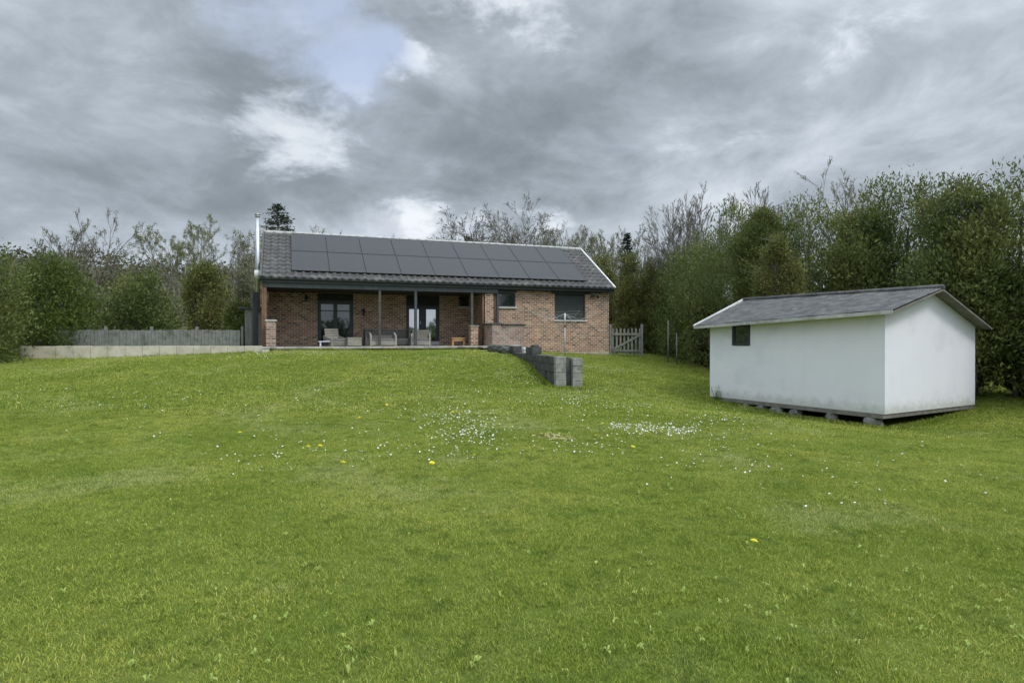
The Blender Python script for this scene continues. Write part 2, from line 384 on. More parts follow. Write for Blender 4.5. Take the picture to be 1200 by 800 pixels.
def ground(X, Y):
    X = np.atleast_1d(np.asarray(X, float)); Y = np.atleast_1d(np.asarray(Y, float))
    q = np.stack([np.clip(X, -24, 22), np.clip(Y, -10, 42)], -1).reshape(-1, 2)
    z = np.empty(len(q))
    for i in range(0, len(q), 20000):
        c = q[i:i+20000]; r2 = ((c[:, None]-CX[None])**2).sum(-1)
        z[i:i+20000] = tps(r2) @ sol[:-3] + sol[-3] + c @ sol[-2:]
    z = z.reshape(X.shape)
    out = np.maximum(np.maximum(-24-X, X-22), np.maximum(-10-Y, Y-42)); t = np.clip(out/60, 0, 1); t = t*t*(3-2*t)
    z = z*(1-t) + t*(-1.0)
    z += .006*np.sin(X*2.1+Y*.7)*np.sin(Y*1.7-X*.6) + .015*np.sin(X*.8+1.3)*np.sin(Y*.55)
    return z
def gz(x, y): return float(ground(x, y)[0])
def on_ground(px, py):           # where the sight line through a photo pixel meets the lawn
    tx, tz = (px-600)/F, -(py-YH)/F
    Ys = np.linspace(1.5, 40, 1600); g = ground(tx*Ys, Ys); hit = np.where(tz*Ys <= g)[0]
    if len(hit) == 0: return None
    Y = Ys[hit[0]]; return (tx*Y, Y, gz(tx*Y, Y))
def axis(lo, hi, st, far):
    a = list(np.arange(lo, hi+1e-6, st)); s_ = st; x = hi
    while x < far: s_ *= 1.35; x += s_; a.append(x)
    s_ = st; x = lo; p = []
    while x > -far: s_ *= 1.35; x -= s_; p.append(x)
    return np.array(p[::-1] + a)
ax, ay = axis(-25, 23, .3, 1500), axis(-10, 42, .3, 1500)
GX, GY = np.meshgrid(ax, ay); GZ = ground(GX.ravel(), GY.ravel())
nx, ny = len(ax), len(ay); idx = np.arange(nx*ny).reshape(ny, nx)
Fq = np.stack([idx[:-1, :-1], idx[:-1, 1:], idx[1:, 1:], idx[1:, :-1]], -1).reshape(-1, 4)
lawn = np_mesh('ground', np.c_[GX.ravel(), GY.ravel(), GZ], Fq, 'turf', smooth=True); tag(lawn, kind='structure')

# ------------------------------------------------------------------ house frame
XL, YL, TH = -9.74, 23.85, R(20.1)
ZB = -.90                         # house base in world z
ZE, UR, ZR = 2.352, 3.63, 4.66    # eave height, ridge set-back, ridge height
LEN = 15.56; PITCH = math.atan((ZR-ZE)/UR)
cs, sn = math.cos(TH), math.sin(TH)
def HW(s, u, z): return (XL+cs*s-sn*u, YL+sn*s+cs*u, z)       # house (s,u,z) -> world
house = empty('brick_house', HW(0, 0, ZB), TH, 'long single-storey brick house with dark tiled roof and covered porch', 'house')
def zl(z): return z - ZB
def wall_panel(mb, x0, x1, z0, z1, y0, y1, holes):
    """wall between x0..x1 with thickness y0..y1, holes = [(a,b,c,d)]"""
    xs = sorted({x0, x1, *[h[0] for h in holes], *[h[1] for h in holes]})
    for a, b in zip(xs[:-1], xs[1:]):
        hs = sorted([h for h in holes if h[0] <= a+1e-6 and h[1] >= b-1e-6], key=lambda h: h[2]); z = z0
        for h in hs:
            if h[2] > z: mb.box(a, b, y0, y1, z, h[2])
            z = h[3]
        if z < z1: mb.box(a, b, y0, y1, z, z1)
    return mb
UW, UB, SS = .30, 2.55, 9.19      # right wall plane, porch back wall plane, s of the step
TZ = -.33                         # terrace top
def s_at(px, u):                  # house coordinate of a point seen at photo column px on the plane u
    t = (px-600)/F; return (t*(YL+cs*u)-XL+sn*u)/(cs-t*sn)
D1 = (s_at(372, UB), s_at(414, UB), zl(TZ)-.0, zl(1.98)); D2 = (s_at(476, UB), s_at(515, UB), zl(TZ), zl(1.98)); WA = (s_at(538, UB), 9.12, zl(1.50), zl(2.0))
WBn = (9.72, 10.65, zl(1.40), zl(2.03)); WC = (12.59, 14.17, zl(.84), zl(2.06))
mb = MB()
wall_panel(mb, .2, SS, 0, zl(2.45), UB, UB+.3, [D1, D2, WA])
wall_panel(mb, SS+.3, 15.42, zl(-.62), zl(2.28), UW, UW+.3, [WBn, WC])
mb.box(SS, SS+.3, UW, UB+.3, 0, zl(2.42))                      # return wall of the porch
mb.box(15.12, 15.42, UW+.3, 6.9, 0, zl(2.4)); mb.box(.2, .5, UB+.3, 6.9, 0, zl(2.4)); mb.box(.5, 15.12, 6.6, 6.9, 0, zl(2.4))
for xa, xb in ((15.12, 15.42), (.2, .5)):                      # gables
    for i in range(12):
        z0 = 2.4 + i*.17; t0 = (z0-ZE)/math.tan(PITCH)+.45; mb.box(xa, xb, t0, 2*UR-t0, zl(z0), zl(z0+.17))
mb.build('wall', 'brick', house)
MB().box(SS+.3, 15.43, UW-.012, UW+.29, -.3, zl(-.62)).build('plinth', 'plinth', house)
MB().box(SS-.02, SS+.36, UW-.13, UW-.002, zl(TZ), zl(2.2)).build('brick_pier', 'brick', house)

# roof tiles: real wavy courses
cw, chh = .30, .345
ns_ = int(LEN/cw*8)+1; sl = UR/math.cos(PITCH)
S_ = np.linspace(0, LEN, ns_); rows = []
nc = int(round(sl/chh))
for side in (0, 1):
    VV = []; prof = []
    for i in range(nc):
        a, b_ = sl*i/nc, sl*(i+1)/nc
        prof += [(a+.001, .0), (a+.008, .062), (b_, .016)]
    prof = np.array(prof)
    wave = .036*np.clip(np.sin(S_*2*math.pi/cw), -.35, 1)
    jit = nr.normal(0, .002, (len(prof), ns_))
    T, Sg = np.meshgrid(prof[:, 0], S_, indexing='ij'); Hh = prof[:, 1][:, None] + wave[None] + jit
    # staggered sag of the courses
    Hh += .012*np.sin(Sg*.5)*np.sin(T*1.2)
    U = T*math.cos(PITCH) - Hh*math.sin(PITCH); Z = ZE + T*math.sin(PITCH) + Hh*math.cos(PITCH)
    if side: U = 2*UR - U
    ix = np.arange(T.size).reshape(T.shape)
    q = np.stack([ix[:-1, :-1], ix[:-1, 1:], ix[1:, 1:], ix[1:, :-1]], -1).reshape(-1, 4)
    if side: q = q[:, ::-1]
    rows.append((np.c_[Sg.ravel(), U.ravel(), (Z-ZB).ravel()], q + side*T.size))
roof = np_mesh('roof', np.r_[rows[0][0], rows[1][0]], np.r_[rows[0][1], rows[1][1]], 'roof_tile', house)
rt = Matrix.Translation((0, 0, zl(ZE))) @ Matrix.Rotation(PITCH, 4, 'X')
MB().box(.02, LEN-.02, .06, sl-.02, -.09, -.012, rt).build('roof_deck', 'soffit', roof)
rt2 = Matrix.Translation((0, 2*UR, zl(ZE))) @ Matrix.Rotation(math.pi, 4, 'Z') @ Matrix.Rotation(PITCH, 4, 'X')
MB().box(-LEN+.02, -.02, .06, sl-.05, -.09, -.012, rt2).build('roof_deck', 'soffit', roof)
mb = MB()
k = 0
while k*.4 < LEN-.05:
    mb.tube((k*.4, UR, zl(ZR)+.02+rnd.uniform(-.004, .004)), (min(LEN, k*.4+.42), UR, zl(ZR)+.035), .105, .095, 10); k += 1
mb.build('ridge_cap', 'ridge', roof)
for x0, x1, nm in ((LEN-.02, LEN+.05, 'white_paint'), (-.05, .02, 'roof_tile')):
    o = MB().box(x0, x1, -.02, sl+.03, -.15, .085, rt).box(x0+.004, x1-.004, -.02, sl, -.15, .08, Matrix.Translation((0, 2*UR, 0)) @ Matrix.Scale(-1, 4, (0, 1, 0)) @ rt).build('barge_board', nm, roof)
mb = MB().box(0, LEN, .0, .03, zl(ZE)-.17, zl(ZE)-.02)
mb.build('fascia', 'dark_trim', house)
g = MB(); NG = 7
for i in range(NG):               # half round gutter
    a0, a1 = math.pi+math.pi*i/NG, math.pi+math.pi*(i+1)/NG
    for r_ in (.062, .055):
        p = [(-.03, -.068+r_*math.cos(a), zl(ZE)-.012+r_*math.sin(a)) for a in (a0, a1)]
        q = [(LEN+.03, -.068+r_*math.cos(a), zl(ZE)-.012+r_*math.sin(a)) for a in (a1, a0)]
        g.poly(p+q, sm=True)
g.build('gutter', 'slate_beam', house)
MB().box(.1, SS+.55, .08, .24, zl(ZE)-.36, zl(ZE)-.12).build('porch_beam', 'slate_beam', house)
MB().box(.12, SS+.0, .24, UB-.002, zl(ZE)-.36, zl(ZE)-.30).build('porch_ceiling', 'soffit', house)
MB().box(SS+.31, 15.40, .04, UW-.002, zl(ZE)-.19, zl(ZE)-.15).build('soffit', 'dark_trim', house)
# downpipes
MB().tube((SS-.10, UW-.06, zl(TZ)), (SS-.10, UW-.06, zl(2.1)), .045).tube((SS-.10, UW-.06, zl(2.1)), (SS-.05, -.02, zl(ZE)-.07), .045).build('downpipe', 'brown_wood', house)
MB().tube((SS+.46, UW-.07, zl(TZ)), (SS+.46, UW-.07, zl(2.1)), .045).build('downpipe', 'brown_wood', house)
# flue on the left gable
fl = MB(); fx, fy = -.16, 1.0
MB()
fl.tube((fx, fy, zl(1.0)), (fx, fy, zl(4.95)), .085, n=14).tube((fx, fy, zl(4.95)), (fx, fy, zl(4.99)), .11, n=14)
flue = fl.build('flue_pipe', 'steel', house)
MB().tube((fx, fy, zl(2.35)), (fx, fy, zl(2.72)), .125, n=14).build('flue_bracket', 'white_paint', flue)
MB().tube((fx, fy, zl(4.86)), (fx, fy, zl(4.93)), .095, n=14).build('flue_cowl', 'galv', flue)

# porch posts
for s_, z0, hw_, m_ in ((.15, .0, .05, 'brown_wood'), (4.565, TZ, .05, 'post_wood'), (6.07, TZ, .055, 'slate_beam'), (8.55, .56, .055, 'post_wood'), (9.74, .60, .045, 'slate_beam')):
    z0 = TZ if s_ < 1 else z0
    MB().box(s_-hw_, s_+hw_, .10, .10+2*hw_, zl(z0), zl(ZE)-.362).build('porch_post', m_, house, .006)
MB().box(.02, .095, .12, UB+.02, zl(TZ), zl(2.2)).build('side_board', 'brown_wood', house)

# doors and windows
def glazed_door(x0, x1, z0, z1, cols, rails, y, glassm, ztop, name='glass_door'):
    fw = .07; zt_ = z1; z1 = ztop
    MB().box(x0, x1, y+.01, y+.11, z1+.002, zt_).build('shutter_box', 'black_board', house)
    fr = MB().box(x0, x0+fw, y, y+.1, z0, z1).box(x1-fw, x1, y, y+.1, z0, z1).box(x0+fw, x1-fw, y, y+.1, z1-fw, z1).box(x0+fw, x1-fw, y, y+.1, z0, z0+.06)
    fo = fr.build(name, 'dark_trim', house, .004)
    for (a, b) in cols:
        lf = MB(); st = .085
        lf.box(a, a+st, y+.02, y+.07, z0+.06, z1-fw).box(b-st, b, y+.02, y+.07, z0+.06, z1-fw)
        lf.box(a+st, b-st, y+.02, y+.07, z0+.06, z0+.06+.12).box(a+st, b-st, y+.02, y+.07, z1-fw-.09, z1-fw)
        for rz in rails: lf.box(a+st, b-st, y+.025, y+.065, rz-.022, rz+.022)
        lo = lf.build('door_leaf', 'dark_trim', fo, .003)
        MB().box(a+st, b-st, y+.042, y+.05, z0+.18, z1-fw-.09).build('pane', glassm, lo)
    return fo
m1 = (D1[0]+D1[1])/2; m2 = (D2[0]+D2[1])/2+.0
d1 = glazed_door(*D1, [(D1[0]+.07, m1), (m1, D1[1]-.07)], [zl(1.21)], UB+.06, 'glass', zl(1.66))
d2 = glazed_door(*D2, [(D2[0]+.07, m2-.085), (m2+.085, D2[1]-.07)], [], UB+.06, 'glass_bright', zl(1.50))
MB().box(m2-.085, m2+.085, UB+.07, UB+.13, zl(TZ)+.06, zl(1.50)-.07).build('mullion', 'dark_trim', d2)
MB().box(m2+.05, D2[1]-.02, UB-.03, UB+.055, zl(TZ), zl(TZ)+.17).build('threshold', 'sill', d2)
MB().tube((m2-.12, UB+.03, zl(.62)), (m2-.12, UB+.03, zl(.78)), .018).build('handle', 'white_plastic', d2)
def window(x0, x1, z0, z1, y, shutter=False, name='window'):
    fw = .055
    fo = MB().box(x0, x0+fw, y, y+.09, z0, z1).box(x1-fw, x1, y, y+.09, z0, z1).box(x0+fw, x1-fw, y, y+.09, z1-fw, z1).box(x0+fw, x1-fw, y, y+.09, z0, z0+fw).build(name, 'dark_trim', house, .003)
    if shutter:
        m_ = MB(); z = z0+fw; k = 0
        while z < z1-fw-.001:
            zz = min(z+.055, z1-fw); m_.box(x0+fw, x1-fw, y+.03+.0, y+.045, z, zz-.006); m_.box(x0+fw, x1-fw, y+.038, y+.05, zz-.006, zz); z = zz
        m_.build('roller_shutter', 'shutter', fo)
    else:
        MB().box(x0+fw, x1-fw, y+.04, y+.048, z0+fw, z1-fw).build('pane', 'glass', fo)
    MB().box(x0-.05, x1+.05, y-.14, y+.10, z0-.06, z0-.002).build('sill', 'sill', fo, .004)
    return fo
window(*WA, UB+.08); window(*WBn, UW+.08)
MB().box(9.85, 9.90, UW+.09, UW+.16, WBn[2]+.055, WBn[3]-.055).build('mullion', 'dark_trim', [c for c in house.children if c.name.startswith('window')][-1])
wc = window(*WC, UW+.08, True)
MB().box(WC[0]-.2, WC[1]+.22, UW-.05, UW-.003, zl(2.05), zl(2.17)).build('lintel', 'dark_trim', house)
MB().box(WBn[0]-.05, WBn[1]+.05, UW-.03, UW-.003, zl(2.04), zl(2.17)).build('lintel', 'dark_trim', house)
# outside lamps
def lantern(s_, y, z, h=.34):
    o = MB().box(s_-.04, s_+.04, y-.02, y, zl(z)+.1, zl(z)+h).tube((s_, y-.01, zl(z)+h-.02), (s_, y-.12, zl(z)+h-.02), .012).tube((s_, y-.12, zl(z)+h-.03), (s_, y-.12, zl(z)+h-.1), .02, .075, 6).build('wall_lantern', 'iron', house)
    MB().tube((s_, y-.12, zl(z)+.02), (s_, y-.12, zl(z)+h-.1), .045, .07, 6).build('lantern_glass', 'glass', o)
    return o
lantern(s_at(426, UB), UB-.002, 1.0); lantern(s_at(359, UB), UB-.002, 1.55)
fl_ = MB().box(14.42, 14.62, UW-.16, UW-.10, zl(1.93), zl(2.06)).tube((14.52, UW-.10, zl(2.0)), (14.52, UW-.003, zl(2.02)), .02).build('flood_light', 'iron', house)
MB().tube((14.80, UW-.003, zl(1.98)), (14.80, UW-.09, zl(1.92)), .05).build('sensor', 'iron', fl_)

# ------------------------------------------------------------------ solar panels: 2 rows of 9
s0, s1 = 1.128, 14.31; u_rows = [(.38, 1.92), (1.945, 3.47)]
ords = ['leftmost', 'second from the left', 'third from the left', 'fourth from the left', 'middle', 'fourth from the right', 'third from the right', 'second from the right', 'rightmost']
pw = (s1-s0)/9
def make_panel(L):
    t = empty('solar_panel')
    a = pw-.022
    MB().box(0, a, 0, .03, 0, .04).box(0, a, L-.03, L, 0, .04).box(0, .03, .03, L-.03, 0, .04).box(a-.03, a, .03, L-.03, 0, .04).build('frame', 'panel_frame', t)
    MB().box(.03, a-.03, .03, L-.03, .005, .034).build('glass', 'solar_glass', t)
    return t
def copy_tree(o, parent=None):
    c = o.copy(); COL.objects.link(c)
    if parent is not None: c.parent = parent
    for ch in list(o.children): copy_tree(ch, c)
    return c
for r_, (ua, ub) in enumerate(u_rows):
    L = (ub-ua)/math.cos(PITCH); proto = make_panel(L)
    for k in range(9):
        o = proto if k == 0 else copy_tree(proto)
        s_ = s0 + k*pw; h = .105
        o.matrix_world = Matrix.Translation(HW(s_, ua - h*math.sin(PITCH), ZE + ua*math.tan(PITCH) + h*math.cos(PITCH))) @ Matrix.Rotation(TH, 4, 'Z') @ Matrix.Rotation(PITCH, 4, 'X')
        tag(o, f"{ords[k]} dark solar panel in the {'lower' if r_ == 0 else 'upper'} row on the house roof", 'solar panel', 'solar panels on the house roof')
# pale clip between two panels
# ------------------------------------------------------------------ terrace
ter = empty('terrace', HW(0, 0, ZB), TH, 'raised stone terrace under the porch, with pale rough edging stones', 'terrace')
mb = MB(); x = .1
while x < 9.1:
    wdt = rnd.uniform(.5, .95); xe = min(x+wdt, 9.1)
    mb.box(x+.004, xe-.004, -.55-rnd.uniform(0, .03), -.15, zl(TZ)-.085-rnd.uniform(0, .015), zl(TZ)-rnd.uniform(0, .008)); x = xe
mb.build('edging_stone', 'stone_slab', ter, .012)
MB().box(.1, 9.12, -.15, UB-.001, zl(TZ)-.1, zl(TZ)-.006).build('paving', 'dark_stone', ter)
MB().box(.15, 9.1, -.42, UB, 0, zl(TZ)-.1).build('footing', 'dark_stone', ter)
# low brick pillar at the left, with pale cap
def brick_pillar(s_, u_, w_, ztop, label, cap='sill', zbot=TZ, mtl='brick_old'):
    t = empty('brick_pillar', HW(s_, u_, zbot), TH, label, 'pillar')
    MB().box(-w_/2, w_/2, -w_/2, w_/2, 0, ztop-zbot-.05).build('shaft', mtl, t)
    MB().box(-w_/2-.03, w_/2+.03, -w_/2-.03, w_/2+.03, ztop-zbot-.05, ztop-zbot).build('cap', cap, t, .008)
brick_pillar(.37, -.28, .36, .70, 'low brick pillar with a pale cap at the left end of the porch')
brick_pillar(8.62, .12, .34, .555, 'short brick pillar under the porch post beside the orange wooden bench', 'stone_slab', mtl='brick')
# L-shaped low brick wall at the right end
lw = empty('garden_wall', HW(9.12, -1.0, -.75), TH, 'low L-shaped brick wall with slab cap at the right end of the terrace', 'wall')
MB().box(0, .38, 0, 1.28, 0, 1.33).box(.38, 1.5, .10, .34, 0, 1.30).build('brickwork', 'brick_old', lw)
MB().box(-.05, .43, -.04, 1.27, 1.332, 1.40).box(.432, 1.56, .05, .39, 1.302, 1.36).build('cap', 'dark_stone', lw, .01)
# terrace apron in front of the low wall
MB().box(8.6, 9.12, -1.3, -.56, zl(TZ)-.09, zl(TZ)-.012).box(9.12, 10.7, -1.45, -1.0, zl(TZ)-.14, zl(TZ)-.05).build('apron', 'stone_slab', ter, .01)
MB().box(8.65, 10.6, -1.35, -.5, 0.05, zl(TZ)-.15).build('footing', 'dark_stone', ter)

# ------------------------------------------------------------------ porch furniture (house frame, standing on the terrace)
def porch(name, s_, u_, rz, label, cat): return empty(name, HW(s_, u_, TZ-.004), TH+R(rz), label, cat)
def slats(x0, x1, y, z0, z1, n_, th=.02, lean=0, mb=None):
    mb = mb or MB(); h = (z1-z0)/n_
    for i in range(n_):
        yy = y + lean*i/n_; mb.box(x0, x1, yy, yy+th, z0+i*h, z0+(i+1)*h-.012)
    return mb
def lounge(name, s_, u_, rz, wd, hb, label, cat, back='beige_slat', front='pale_slat', arm_h=.40, dp=.68):
    t = porch(name, s_, u_, rz, label, cat)
    MB().box(-wd/2+.07, wd/2-.07, .04, dp-.05, .16, .22).build('seat', 'grey_wicker', t, .004)
    MB().box(-wd/2+.08, wd/2-.08, .05, dp-.12, .222, .31).build('cushion', 'cushion', t, .02)
    slats(-wd/2+.07, wd/2-.07, 0, .04, .22, 2).build('front_board', front, t)
    slats(-wd/2+.05, wd/2-.05, dp-.10, .22, hb, 5, .025, .10).build('backrest', back, t)
    for sx in (-1, 1):
        a = MB(); x0 = sx*wd/2; xi = x0 - sx*.065
        p = [(0, 0), (dp-.03, 0), (dp+.02, arm_h+.14), (.02, arm_h)]
        A = [(x0, y, z) for y, z in p]; B = [(xi, y, z) for y, z in p]
        if sx > 0: A, B = B, A
        a.poly(A[::-1] if sx > 0 else A[::-1]); a.poly(B)
        for i in range(4):
            j = (i+1) % 4; a.poly([A[i], A[j], B[j], B[i]])
        o = a.build('armrest', front, t)
    return t
lounge('armchair', 2.98, .55, 25, .72, .74, 'beige slatted armchair in front of the left glass door', 'armchair', 'pale_slat', 'beige_slat', arm_h=.3)
ot = porch('footstool', 3.58, .42, 0, 'pale slatted box footstool right of the beige armchair', 'footstool')
slats(-.28, .28, 0, .03, .33, 3, .02).box(-.28, .28, .02, .5, .03, .32).build('body', 'pale_slat', ot)
MB().box(-.30, .30, -.02, .52, .322, .36).build('top', 'pale_slat', ot, .005)
st = porch('side_table', 2.45, .50, 0, 'low white plastic side table below the left glass door', 'table')
MB().box(-.30, .30, 0, .34, .17, .21).build('top', 'white_plastic', st, .01)
for sx in (-.25, .19):
    for sy in (.02, .26): MB().box(sx, sx+.06, sy, sy+.06, 0, .17).build('leg', 'white_plastic', st)
lounge('sofa', 5.1, 1.3, 0, 1.95, .72, 'long grey sofa against the brick wall between the two glass doors', 'sofa', 'grey_wicker', 'grey_wicker', arm_h=.60, dp=.74)
lounge('armchair', 4.75, .28, 0, 1.10, .46, 'wide pale-armed lounge seat in front of the grey sofa', 'armchair', 'grey_wicker', 'pale_slat', arm_h=.44, dp=.5)
lounge('armchair', 6.33, .34, -12, .84, .70, 'pale armchair behind the porch post in front of the right glass door', 'armchair', 'beige_slat', 'pale_slat', arm_h=.42)
bn = porch('bench', 8.04, .45, 0, 'small orange wooden bench against the brick wall', 'bench')
MB().box(-.31, .31, 0, .34, .30, .35).build('seat', 'orange_wood', bn, .005)
MB().box(-.28, .28, .02, .05, .20, .30).build('apron', 'orange_wood', bn)
for sx in (-.29, .21):
    MB().box(sx, sx+.08, .02, .32, 0, .30).build('leg', 'orange_wood', bn, .004)

# ------------------------------------------------------------------ left of the house
bw = empty('boundary_wall', P(306, 405, 23.3)[:2] + (-.8,), R(4), 'low pale block wall running left from the terrace', 'wall')
mb = MB(); x = 0
for i in range(14):
    mb.box(-(i+1)*.62+.006, -i*.62-.006, 0, .2, 0, .50+rnd.uniform(-.006, .006))
mb.build('blocks', 'pale_block', bw, .008)
pp = P(311, 404, 22.9)
pb = empty('block_pier', (pp[0], pp[1], gz(pp[0], pp[1])-.1), TH, 'short pale block pier at the left corner of the terrace', 'pier')
MB().box(-.13, .13, 0, .25, 0, -.30-gz(pp[0], pp[1])).build('shaft', 'pale_block', pb, .01)
MB().box(-.15, .15, -.02, .27, -.298-gz(pp[0], pp[1]), -.235-gz(pp[0], pp[1])).build('cap', 'concrete_light', pb, .008)
bp = empty('screen_panel', HW(-.12, .55, -.6), TH, 'tall black board screen against the left gable of the house', 'screen')
MB().box(-.20, 0, 0, .05, 0, 2.42).build('board', 'black_board', bp)
MB().box(-.24, -.20, -.01, .06, 0, 2.44).build('post', 'dark_trim', bp)
# grey timber lean-to
lt = P(294, 405, 25.2)
ls = empty('lean_to', (lt[0]-.25, lt[1], -.6), TH, 'small grey plank lean-to with a dark roof left of the house', 'shed')
mb = MB()
for i in range(5): mb.box(i*.13, i*.13+.122, 0, .03, 0, 1.80)
for i in range(9): mb.box(0, .03, .04+i*.13, .04+i*.13+.122, 0, 1.80)
mb.build('wall', 'grey_fence', ls)
MB().box(-.25, .75, -.12, 1.4, 1.80, 1.86).build('roof', 'dark_trim', ls)
fx0, fy0 = lt[0]-.35, 25.0
fn = empty('plank_fence', (fx0, fy0, -.65), R(3), 'weathered grey plank fence left of the lean-to', 'fence')
mb = MB()
for i in range(64): mb.box(-(i+1)*.14, -(i+1)*.14+.128, 0, .022, 0, .98+rnd.uniform(-.02, .02))
mb.build('planks', 'grey_fence', fn)
MB().box(-9, 0, .024, .07, .75, .84).box(-9, 0, .024, .07, .2, .29).build('rail', 'grey_fence', fn)
for i in range(6): MB().box(-9+i*1.8, -9+i*1.8+.09, .072, .16, 0, 1.12).build('post', 'grey_fence', fn)

# ------------------------------------------------------------------ gate right of the house
gx, gy, _ = P(717, 416, 29.6)
gt = empty('picket_gate', (gx, gy, -.88), R(4), 'weathered grey picket gate with a diagonal brace beside the house', 'gate')
gw = P(752, 416, 29.6)[0]-gx
np_ = 8
mb = MB()
for i in range(np_):
    x = .05 + i*(gw-.12)/(np_-1); z1 = 1.36+rnd.uniform(-.015, .015)
    mb.box(x-.045, x+.045, 0, .02, .05, z1-.05); mb.poly([(x-.045, 0, z1-.05), (x+.045, 0, z1-.05), (x, 0, z1)]); mb.poly([(x+.045, .02, z1-.05), (x-.045, .02, z1-.05), (x, .02, z1)])
mb.build('pickets', 'grey_fence', gt)
MB().box(0, gw-.03, -.032, -.002, 1.02, 1.12).box(0, gw-.03, -.032, -.002, .22, .32).build('rail', 'grey_fence', gt)
ang = math.atan2(.70, gw-.1); L = math.hypot(.70, gw-.1)
MB().box(0, L, -.030, -.003, -.045, .045, Matrix.Translation((.03, -.001, .32)) @ Matrix.Rotation(-ang, 4, 'Y')).build('brace', 'grey_fence', gt)
for x in (-.07, gw+.03): MB().box(x-.05, x+.05, -.03, .07, 0, 1.55).build('post', 'grey_fence', gt)
for px, pt, pb_, Y, lb in ((783, 375, 428, 27.2, 'tall thin grey metal stake in front of the evergreen hedge'), (793, 390, 430, 26.4, 'shorter thin grey metal stake right of the tall one before the hedge')):
    a = P(px, pt, Y); zb = gz(a[0], Y)
    t = empty('metal_stake', (a[0], Y, zb), 0, lb, 'stake')
    MB().tube((0, 0, -.1), (0, 0, a[2]-zb), .028, n=8).build('pole', 'grey_fence', t)
    MB().tube((0, 0, a[2]-zb), (0, 0, a[2]-zb+.02), .036, n=8).build('cap', 'dark_trim', t)

# ------------------------------------------------------------------ rotary dryer
c = P(662, 418, 24.2); zt = P(662, 367, 24.2)[2]; zb = gz(c[0], c[1]); H = zt-zb
dr = empty('rotary_dryer', (c[0], c[1], zb), R(18), 'white rotary clothes dryer standing open on the grass before the house', 'clothes dryer')
MB().tube((0, 0, -.05), (0, 0, H-.5), .022, n=10).build('lower_pole', 'galv', dr)
MB().tube((0, 0, H-.5), (0, 0, H), .03, n=10).build('upper_pole', 'white_line', dr)
MB().tube((0, 0, H-.54), (0, 0, H-.46), .05, n=10).build('hub', 'brown_wood', dr)
tips = []
for k in range(4):
    a = R(90*k); t_ = (1.38*math.cos(a), 1.38*math.sin(a), H+.03); tips.append(t_)
    MB().tube((.03*math.cos(a), .03*math.sin(a), H-.50), t_, .007, n=6).build('arm', 'galv', dr)
    m_ = (.62*math.cos(a), .62*math.sin(a), H-.50+.62/1.38*.53)
    MB().tube((0, 0, H-.02), m_, .005, n=6).build('strut', 'white_line', dr)
mb = MB()
for fr in (1, .82, .64):
    for k in range(4):
        a, b_ = Vector(tips[k]), Vector(tips[(k+1) % 4]); o_ = Vector((0, 0, H-.5))
        a = o_+(a-o_)*fr; b_ = o_+(b_-o_)*fr; m2 = (a+b_)/2-Vector((0, 0, .02)); mb.tube(a, m2, .0018, n=3, cap=False).tube(m2, b_, .0018, n=3, cap=False)
mb.build('line', 'white_line', dr)

# ------------------------------------------------------------------ concrete block walls running down the bank
a0 = Vector((1.355, 17.0)); a1 = Vector((-.35, 24.6)); dA = (a1-a0).normalized(); angA = math.atan2(dA.y, dA.x) - math.pi/2
def block_wall(name, base, length, zb, ztop, wd, label, step=None, courses=.225, bl=.45, mtl='concrete'):
    t = empty(name, (base[0], base[1], zb), angA, label, 'wall')
    mb = MB(); me_ = MB(); nC = int(round((ztop-zb)/courses)); h = (ztop-zb)/nC
    for c_ in range(nC - (step(0) if step else 0)): j = rnd.uniform(-.008, .008); me_.box(-wd/2+j, wd/2+j, rnd.uniform(-.01, .01), .19, c_*h+.003, (c_+1)*h-.003)
    for c_ in range(nC):
        y = -(bl/2 if c_ % 2 else 0); 
        while y < length-.02:
            ya, yb = max(.2, y+.1), min(length, y+.1+bl)
            if yb-ya > .06 and (step is None or c_ < nC-step(ya)):
                j = rnd.uniform(-.014, .014)
                mb.box(-wd/2+j, wd/2+j, ya+.005, yb-.005, c_*h+.004, (c_+1)*h-.004)
            y += bl
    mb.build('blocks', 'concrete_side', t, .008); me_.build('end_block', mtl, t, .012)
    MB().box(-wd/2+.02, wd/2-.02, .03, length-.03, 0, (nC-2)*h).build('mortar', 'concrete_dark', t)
    return t
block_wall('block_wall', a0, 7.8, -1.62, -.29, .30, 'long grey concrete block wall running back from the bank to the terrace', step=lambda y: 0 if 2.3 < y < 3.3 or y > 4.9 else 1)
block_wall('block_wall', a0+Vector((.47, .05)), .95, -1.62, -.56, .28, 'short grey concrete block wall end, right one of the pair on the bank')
tr = empty('soil_fill', (a0.x, a0.y, -1.55), angA, 'dark earth filling between the two grey block walls', 'soil')
MB().box(.152, .325, .15, .95, 0, .95).build('earth', 'concrete_dark', tr); tr['kind'] = 'stuff'
